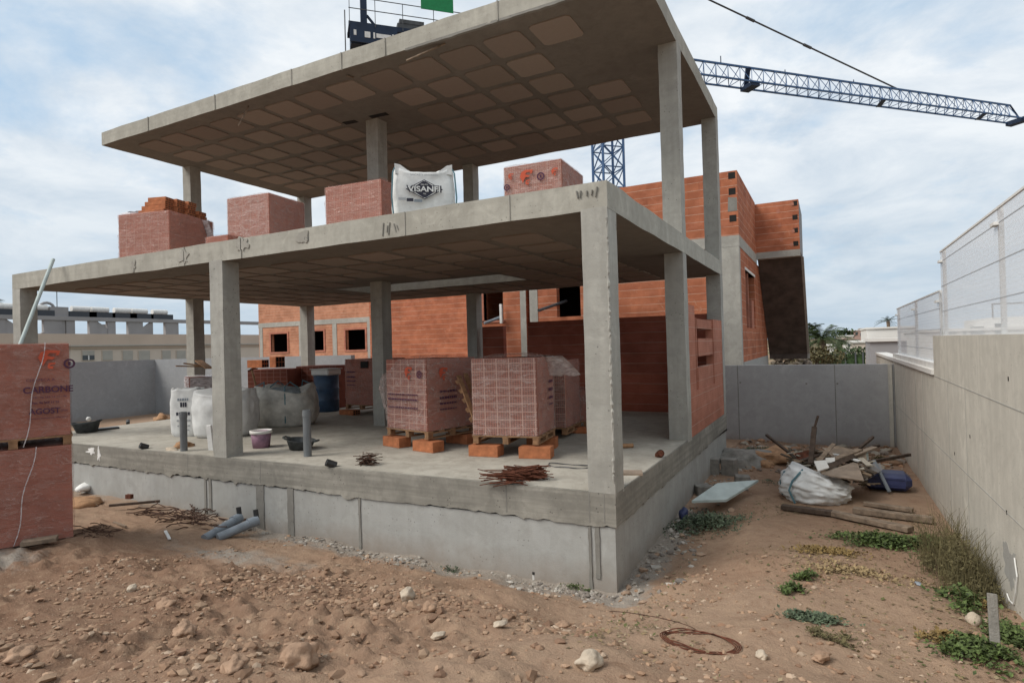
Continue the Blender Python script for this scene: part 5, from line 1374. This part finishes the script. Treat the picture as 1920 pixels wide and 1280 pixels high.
m=MB();m.box(*CB(-Lc+2.3,-Lc+5.2,-.40,.40,.22,.55));m.box(*CB(-Lc+2.4,-Lc+3.6,-.42,.3,.56,.75));m.build('winch_housing','craneg',T)
m=MB();m.box(*CB(-Lc+2.5,-Lc+3.6,-.4,.5,-.45,-.05));m.build('brown_box','wood',T)
m=MB()
for t in (0.02,1.2,2.5,4.0,5.5): m.box(*CB(-Lc+t,-Lc+t+.03,-.75,-.72,.0,1.3))
for z in (.75,1.28): m.box(*CB(-Lc,-Lc+6.5,-.75,-.72,z,z+.03))
m.tube([TB+d*(-Lc-.1)+nrm*.5+Vector((0,0,ZJ+z)) for z in (-.9,-.2,.6,1.3)],.03,5)
m.build('railing','craneg',T)
m=MB();m.box(*CB(-Lc+3.4,-Lc+5.0,-.79,-.76,1.2,2.2));m.build('green_sign','green',T)
m=MB();m.box(*CB(-Lc+.6,-Lc+.9,-.12,.12,.17,1.9));m.bar(TB+d*(-Lc+.9)+Vector((0,0,ZJ+.9)),TB+d*(-Lc+1.5)+Vector((0,0,ZJ+.2)),.10);m.build('counter_post','craned',T)
# ------------------------------------------------------------------ beige building far left
XB=-58
T=thing('beige_building',(XB-5,25,0),'long beige building with shuttered windows and a concrete roof frame, far left','building')
z_par=at(200,626,'x',XB).z;z_cor=at(200,647,'x',XB).z;z_beam=at(200,602,'x',XB).z
MB().box(XB-12,XB,5,52,0,z_cor-.3).build('wall','cream',T)
MB().box(XB-12,XB+.15,5,52,z_cor-.298,z_par).build('parapet','beige',T)
MB().box(XB,XB+.3,5,52,z_cor-.10,z_cor+.02).build('cornice','shutter',T)
for k,(u0,u1) in enumerate(((154,176),(192,210),(230,248),(260,280),(304,319),(331,347),(363,374),(92,112),(40,62))):
    a=at(u0,675,'x',XB);b=at(u1,657,'x',XB)
    F=MB().box(XB,XB+.06,a.y-.06,b.y+.06,a.z-.06,b.z+.06).build('window','cream',T)
    MB().box(XB+.061,XB+.10,a.y,b.y,(a.z+b.z)/2 if k==0 else a.z,b.z).build('shutter','shutter',F)
    if k==0:
        MB().box(XB+.061,XB+.09,a.y,b.y,a.z,(a.z+b.z)/2-.01).build('pane','glass',F)
        MB().box(XB+.091,XB+.12,a.y+.55,b.y-.55,a.z,(a.z+b.z)/2-.01).build('frame_bar','white',F)
MB().box(XB-.7,XB-.1,4,46,z_beam,z_beam+.35).build('roof_beam','greyw',T)
for u in (3,48,102,135,178,212,257,325):
    y=at(u,612,'x',XB).y;w=.7 if u in (102,257,325) else .35
    m=MB();m.box(XB-.6,XB-.2,y-w,y+w,z_par,z_beam);m.build('roof_post','greyw',T)
for u,s_ in ((8,1),(125,-1),(180,1),(290,-1)):
    y=at(u,612,'x',XB).y;m=MB();m.prism([(y,z_par),(y+s_*1.9,z_par),(y,z_par+1.4)],XB-.5,XB-.27,'x');m.build('sloped_wing','greyw',T)
for u in (72,222):
    y=at(u,612,'x',XB).y;m=MB();m.box(XB-3,XB-2,y-.6,y+.6,z_par,z_par+1.);m.build('chimney','greyw',T)
for u in (18,78,160,196,238,270,308):
    y=at(u,598,'x',XB).y;m=MB();w=1.15
    m.prism([(y-w,z_beam+.35),(y+w,z_beam+.35),(y+w,z_beam+.85),(y-w,z_beam+.85)],XB-.6,XB-.3,'x');F=m.build('solar_collector','panelr',T)
    MB().tube([(XB-.8,y-.75,z_beam+1.1),(XB-.8,y+.75,z_beam+1.1)],.27,10).build('water_tank','white',F)
MB().box(XB-1.2,XB-.4,at(117,598,'x',XB).y-.7,at(117,598,'x',XB).y+.7,z_beam+.35,z_beam+1.2).build('roof_box','greyw',T)
y=at(97,588,'x',XB).y;MB().tube([(XB-.8,y+k_[0],z_beam+k_[1]+.95) for k_ in [(.6*math.cos(a),.6*math.sin(a)) for a in [PI*i/8 for i in range(9)]]],.12,6).build('dish','greyw',T)
y=at(118,560,'x',XB).y;MB().tube([(XB-1,y,z_beam+.3),(XB-1,y,z_beam+4.2)],.035,5).bar((XB-1,y-.5,z_beam+3.9),(XB-1,y+.5,z_beam+3.9),.04).build('antenna','craneg',T)
# further pale building between columns
T=thing('pale_building',(-70,60,0),'low beige building with white rooftop clutter seen right of the front middle column','building')
a=at(440,670,'y',58);b=at(500,643,'y',58)
MB().box(a.x-8,b.x+6,58,68,0,b.z).build('wall','beige',T)
m=MB()
for u in (448,456,466,474):
    q=at(u,640,'y',60);m.box(q.x-.5,q.x+.5,60,62,b.z,q.z+U(0,.6))
m.build('rooftop_unit','white',T);
a=at(448,636,'y',60);c_=at(476,636,'y',60);MB().box(a.x,c_.x,60,60.1,a.z-.06,a.z+.06).build('railing','craneg',T)
# ------------------------------------------------------------------ town at the right
def bld(name,u0,u1,v0,v1,y,dep,mat,lab,wins=(),extra=None,roof=None):
    a=at(u0,v1,'y',y);b=at(u1,v0,'y',y)
    T=thing(name,((a.x+b.x)/2,y,0),lab,'building')
    MB().box(a.x,b.x,y,y+dep,-.2,b.z).build('wall',mat,T)
    MB().box(a.x-.1,b.x+.1,y-.15,y+dep,b.z,b.z+.18).build('roof_edge',roof or 'whitew',T)
    for (w0,w1,h0,h1) in wins:
        p=at(w0,h1,'y',y);q=at(w1,h0,'y',y);MB().box(p.x,q.x,y-.05,y+.02,p.z,q.z).build('window','glass',T)
    return T
bld('white_building',1626,1720,614,636,70,14,'whitew','white flat roofed block just left of the far mesh fence')
bld('white_building',1600,1634,642,662,62,8,'cream','pale garden building in front of the white flat roofed block')
bld('grey_shed',1634,1700,639,720,34,5,'greyw','low grey shed wall behind the corner of the back and right walls',((1646,1653,668,682),))
bld('apartment_building',1592,1626,619,650,190,20,'rose','distant pinkish apartment block on the skyline',((1596,1600,622,628),(1604,1608,622,628),(1613,1617,624,630)))
bld('apartment_building',1614,1646,615,648,230,20,'rose','distant brown apartment block behind the pinkish one')
bld('white_building',1570,1600,630,668,110,14,'cream','cream house right of the palms',((1575,1579,640,646),(1588,1592,640,646)))
bld('white_building',1584,1612,636,672,96,10,'whitew','small white house in front of the cream house',((1590,1594,645,650),),roof='rose')
bld('white_building',1548,1574,648,672,100,10,'whitew','white house partly behind the palm fronds')
bld('white_villa',1735,2100,612,690,42,12,'whitew','long white house seen through the tall mesh fence',((1775,1792,616,626),(1806,1811,616,630),(1820,1845,612,632),(1866,1878,606,630)))
a=at(1755,612,'y',42)
T=thing('white_villa',(22,40,0),'taller white villa part with roof railing behind the mesh fence at the right edge','building')
p=at(1860,600,'y',48);q=at(2050,588,'y',48);MB().box(p.x,q.x,48,58,0,q.z).build('wall','whitew',T)
MB().box(p.x,q.x,47.9,48,q.z+.9,q.z+1.).box(p.x,p.x+.08,47.9,48,q.z,q.z+1.).build('railing','craneg',T)
# stone rubble wall and green fence beyond the back wall
T=thing('rubble_wall',(1,26,0),'low wall of rough pale stones below the dark stair','wall')
m=MB();a=at(1452,672,'y',22);b=at(1520,672,'y',22);x=a.x
rg=random.Random(2)
while x<b.x:
    z=0
    while z<2.08: m.ct=rg.choice([(.3,.26,.2),(.42,.37,.3),(.2,.17,.14)]);s=rg.uniform(.1,.2);m.rock((x+rg.uniform(-.08,.08),22+rg.uniform(-.05,.1),z),s,1,(1.2,1,.8),x*9+z);z+=s*1.25
    x+=.24
m.build('stones','tone',T)
T=thing('green_fence',(3,45,0),'dark green screen fence beyond the back wall','fence')
a=at(1560,680,'y',48);b=at(1622,664,'y',48);MB().box(a.x,b.x,48,48.06,0,b.z).build('screen','hedge',T)
m=MB();
for u in (1566,1585,1604,1618): q=at(u,664,'y',48);m.box(q.x-.05,q.x+.05,47.9,48,0,q.z+.15)
m.build('posts','craneg',T)
def crown(m,c,rx,rz_,n,leaf,rg):
    for k in range(n):
        while True:
            p=Vector((rg.uniform(-1,1),rg.uniform(-1,1),rg.uniform(-1,1)))
            if p.length<1 and noise.noise(p*2.3+Vector(c))>-.25: break
        p=Vector((p.x*rx,p.y*rx,p.z*rz_))+Vector(c);a=Vector((rg.gauss(0,1),rg.gauss(0,1),rg.gauss(0,1))).normalized();b=a.cross(Vector((0,0,1))).normalized()
        l=leaf*rg.uniform(.5,1.2);m.add([p,p+a*l*.5+b*l*.3,p+a*l,p+a*l*.5-b*l*.3],[(0,1,2,3)])
def shrub(u,v,y,rx,rz_,lab,mat='hedge',n=900,leaf=.35,trunk=True):
    p=at(u,v,'y',y);T=thing('shrub' if rx<2.2 else 'tree',(p.x,p.y,0),lab,'shrub' if rx<2.2 else 'tree');m=MB();crown(m,p,rx,rz_,n,leaf,random.Random(int(u)));m.build('crown',mat,T)
    MB().tube([(p.x,p.y,0),(p.x,p.y,p.z)],[.15,.07],6).build('trunk','trunk',T);return T
shrub(1582,627,140,2.4,1.2,'small dark rounded tree on the skyline right of the palms',n=700,leaf=.6)
shrub(1530,668,40,1.8,.7,'brownish scrub just over the back wall left of the green fence','leafd',n=1500,leaf=.25)
shrub(1560,672,46,1.4,.6,'olive scrub at the left end of the green fence','hedge',n=900,leaf=.22)
shrub(1600,662,58,1.9,.5,'clipped dark hedge above the green fence',n=900,leaf=.3)
def palm(u,vbase,vtop,y,L,n,lab,mat='palm',frond=.12):
    b=at(u,vtop,'y',y);T=thing('palm_tree',(b.x,b.y,0),lab,'palm tree','palm trees');rg=random.Random(int(u+y))
    MB().tube([(b.x,b.y,0),(b.x+.1,b.y,b.z*.5),(b.x,b.y,b.z)],[L*.14,L*.10,L*.12],8).build('trunk','trunk',T)
    m=MB();ns=14
    for k in range(n):
        a=rg.uniform(0,6.3);e=rg.uniform(-.35,1.25);l=L*rg.uniform(.75,1.1);pts=[]
        hd=Vector((math.cos(a),math.sin(a),0))
        for i in range(ns+1):
            t=i/ns;pts.append(Vector((b.x,b.y,b.z))+hd*l*(t*math.cos(e)*(1-.1*t)+.12*t)+Vector((0,0,l*(t*math.sin(e)-.62*t*t*(1-.25*math.sin(e))))))
        sd=hd.cross(Vector((0,0,1)))
        for i in range(1,ns+1):
            p=pts[i];tn=(pts[i]-pts[i-1]).normalized();ll=l*.22*(1-abs(i/ns-.45)*1.1)
            for s in (-1,1):
                for q in (0,.5):
                    pp=p-tn*l/ns*q;q2=pp+(sd*s*.8+tn*.6+Vector((0,0,-.45))).normalized()*ll
                    m.add([pp,pp+tn*l*.02,q2],[(0,1,2)])
    m.build('fronds',mat,T);return T
palm(1540,680,636,52,2.9,60,'bushy date palm behind the back wall, the broadest one')
palm(1512,680,628,60,2.6,46,'dark palm half hidden behind the stair of the brick house','palmd')
palm(1574,680,648,60,1.9,34,'small palm right of the broad date palm')
palm(1665,640,602,75,1.5,20,'small dark palm on the skyline at the edge of the far fence','palmd')
palm(-24,600,568,42,3.,30,'palm whose frond tips show at the very left edge of the picture','palmd')
# ------------------------------------------------------------------ sky, sun, render settings
SUN_EL,SUN_AZ=math.radians(46),math.radians(226)   # azimuth clockwise from +y
wd=bpy.data.worlds.new('World');sc.world=wd;wd.use_nodes=True;nt=wd.node_tree;nt.nodes.clear()
def N(t,**k):
    n=nt.nodes.new(t)
    for a,b in k.items(): setattr(n,a,b)
    return n
L=nt.links.new
out=N('ShaderNodeOutputWorld');bg=N('ShaderNodeBackground');L(bg.outputs[0],out.inputs[0]);bg.inputs[1].default_value=.12
sky=N('ShaderNodeTexSky');sky.sky_type='NISHITA';sky.sun_disc=False;sky.sun_elevation=SUN_EL;sky.sun_rotation=SUN_AZ;sky.air_density=1.;sky.dust_density=1.5;sky.ozone_density=2.
tc=N('ShaderNodeTexCoord');sp=N('ShaderNodeSeparateXYZ');L(tc.outputs['Generated'],sp.inputs[0])
def MA(op,a,b,cl=False):
    n=N('ShaderNodeMath',operation=op,use_clamp=cl)
    for i,v in enumerate((a,b)):
        if isinstance(v,bpy.types.NodeSocket): L(v,n.inputs[i])
        else: n.inputs[i].default_value=v
    return n.outputs[0]
zz=MA('ADD',MA('MAXIMUM',sp.outputs[2],0.),.22)
cx_=MA('DIVIDE',sp.outputs[0],zz);cy_=MA('DIVIDE',sp.outputs[1],zz)
cb=N('ShaderNodeCombineXYZ');L(cx_,cb.inputs[0]);L(cy_,cb.inputs[1])
def NO(s,d,r,off,dist=0):
    m=N('ShaderNodeMapping');L(cb.outputs[0],m.inputs[0]);m.inputs[1].default_value=off
    n=N('ShaderNodeTexNoise');L(m.outputs[0],n.inputs[0]);n.inputs['Scale'].default_value=s;n.inputs['Detail'].default_value=d;n.inputs['Roughness'].default_value=r;n.inputs['Distortion'].default_value=dist;return n.outputs[0]
def RP(f,*st):
    n=N('ShaderNodeValToRGB');L(f,n.inputs[0]);cr=n.color_ramp
    while len(cr.elements)<len(st): cr.elements.new(.5)
    for e,(p,c) in zip(cr.elements,st): e.position=p;e.color=(c,c,c,1) if not isinstance(c,tuple) else (*c,1)
    return n.outputs[0]
def MX(f,a,b):
    n=N('ShaderNodeMix',data_type='RGBA')
    for i,v in ((0,f),(6,a),(7,b)):
        if isinstance(v,bpy.types.NodeSocket): L(v,n.inputs[i])
        else: n.inputs[i].default_value=v if i==0 else (*v,1)
    return n.outputs[2]
SKYK=1.
c1=NO(1.5,9,.6,(3.1,1.7,0),.2);c2=NO(2.6,7,.6,(8.3,2.2,0),.35)
cov=RP(MA('ADD',MA('MULTIPLY',c1,.72),MA('MULTIPLY',c2,.28)),(.33,0.),(.48,1.))
shade=RP(NO(2.1,8,.62,(1.3,6.2,0),.3),(.30,(3.1,3.6,4.15)),(.62,(5.1,5.25,5.35)))
blue=MX(.85,sky.outputs[0],(2.35,3.3,4.25))
col=MX(MA('MULTIPLY',cov,.92),blue,shade)
lowf=RP(sp.outputs[2],(.0,1.),(.30,0.))
col=MX(MA('MULTIPLY',lowf,.75),col,(2.5,3.15,3.75))
L(col,bg.inputs[0])
sl=bpy.data.lights.new('sun','SUN');sl.energy=1.95;sl.angle=math.radians(30);sl.color=(1,.95,.88)
so=bpy.data.objects.new('sun',sl);COL.objects.link(so)
dv=Vector((math.sin(SUN_AZ)*math.cos(SUN_EL),math.cos(SUN_AZ)*math.cos(SUN_EL),math.sin(SUN_EL)))
so.rotation_euler=dv.to_track_quat('Z','Y').to_euler()
vs_=sc.view_settings;sc.display_settings.display_device='sRGB';vs_.view_transform='Standard';vs_.look='None';vs_.exposure=.65;vs_.gamma=1
sc.cycles.max_bounces=8;sc.cycles.transparent_max_bounces=24
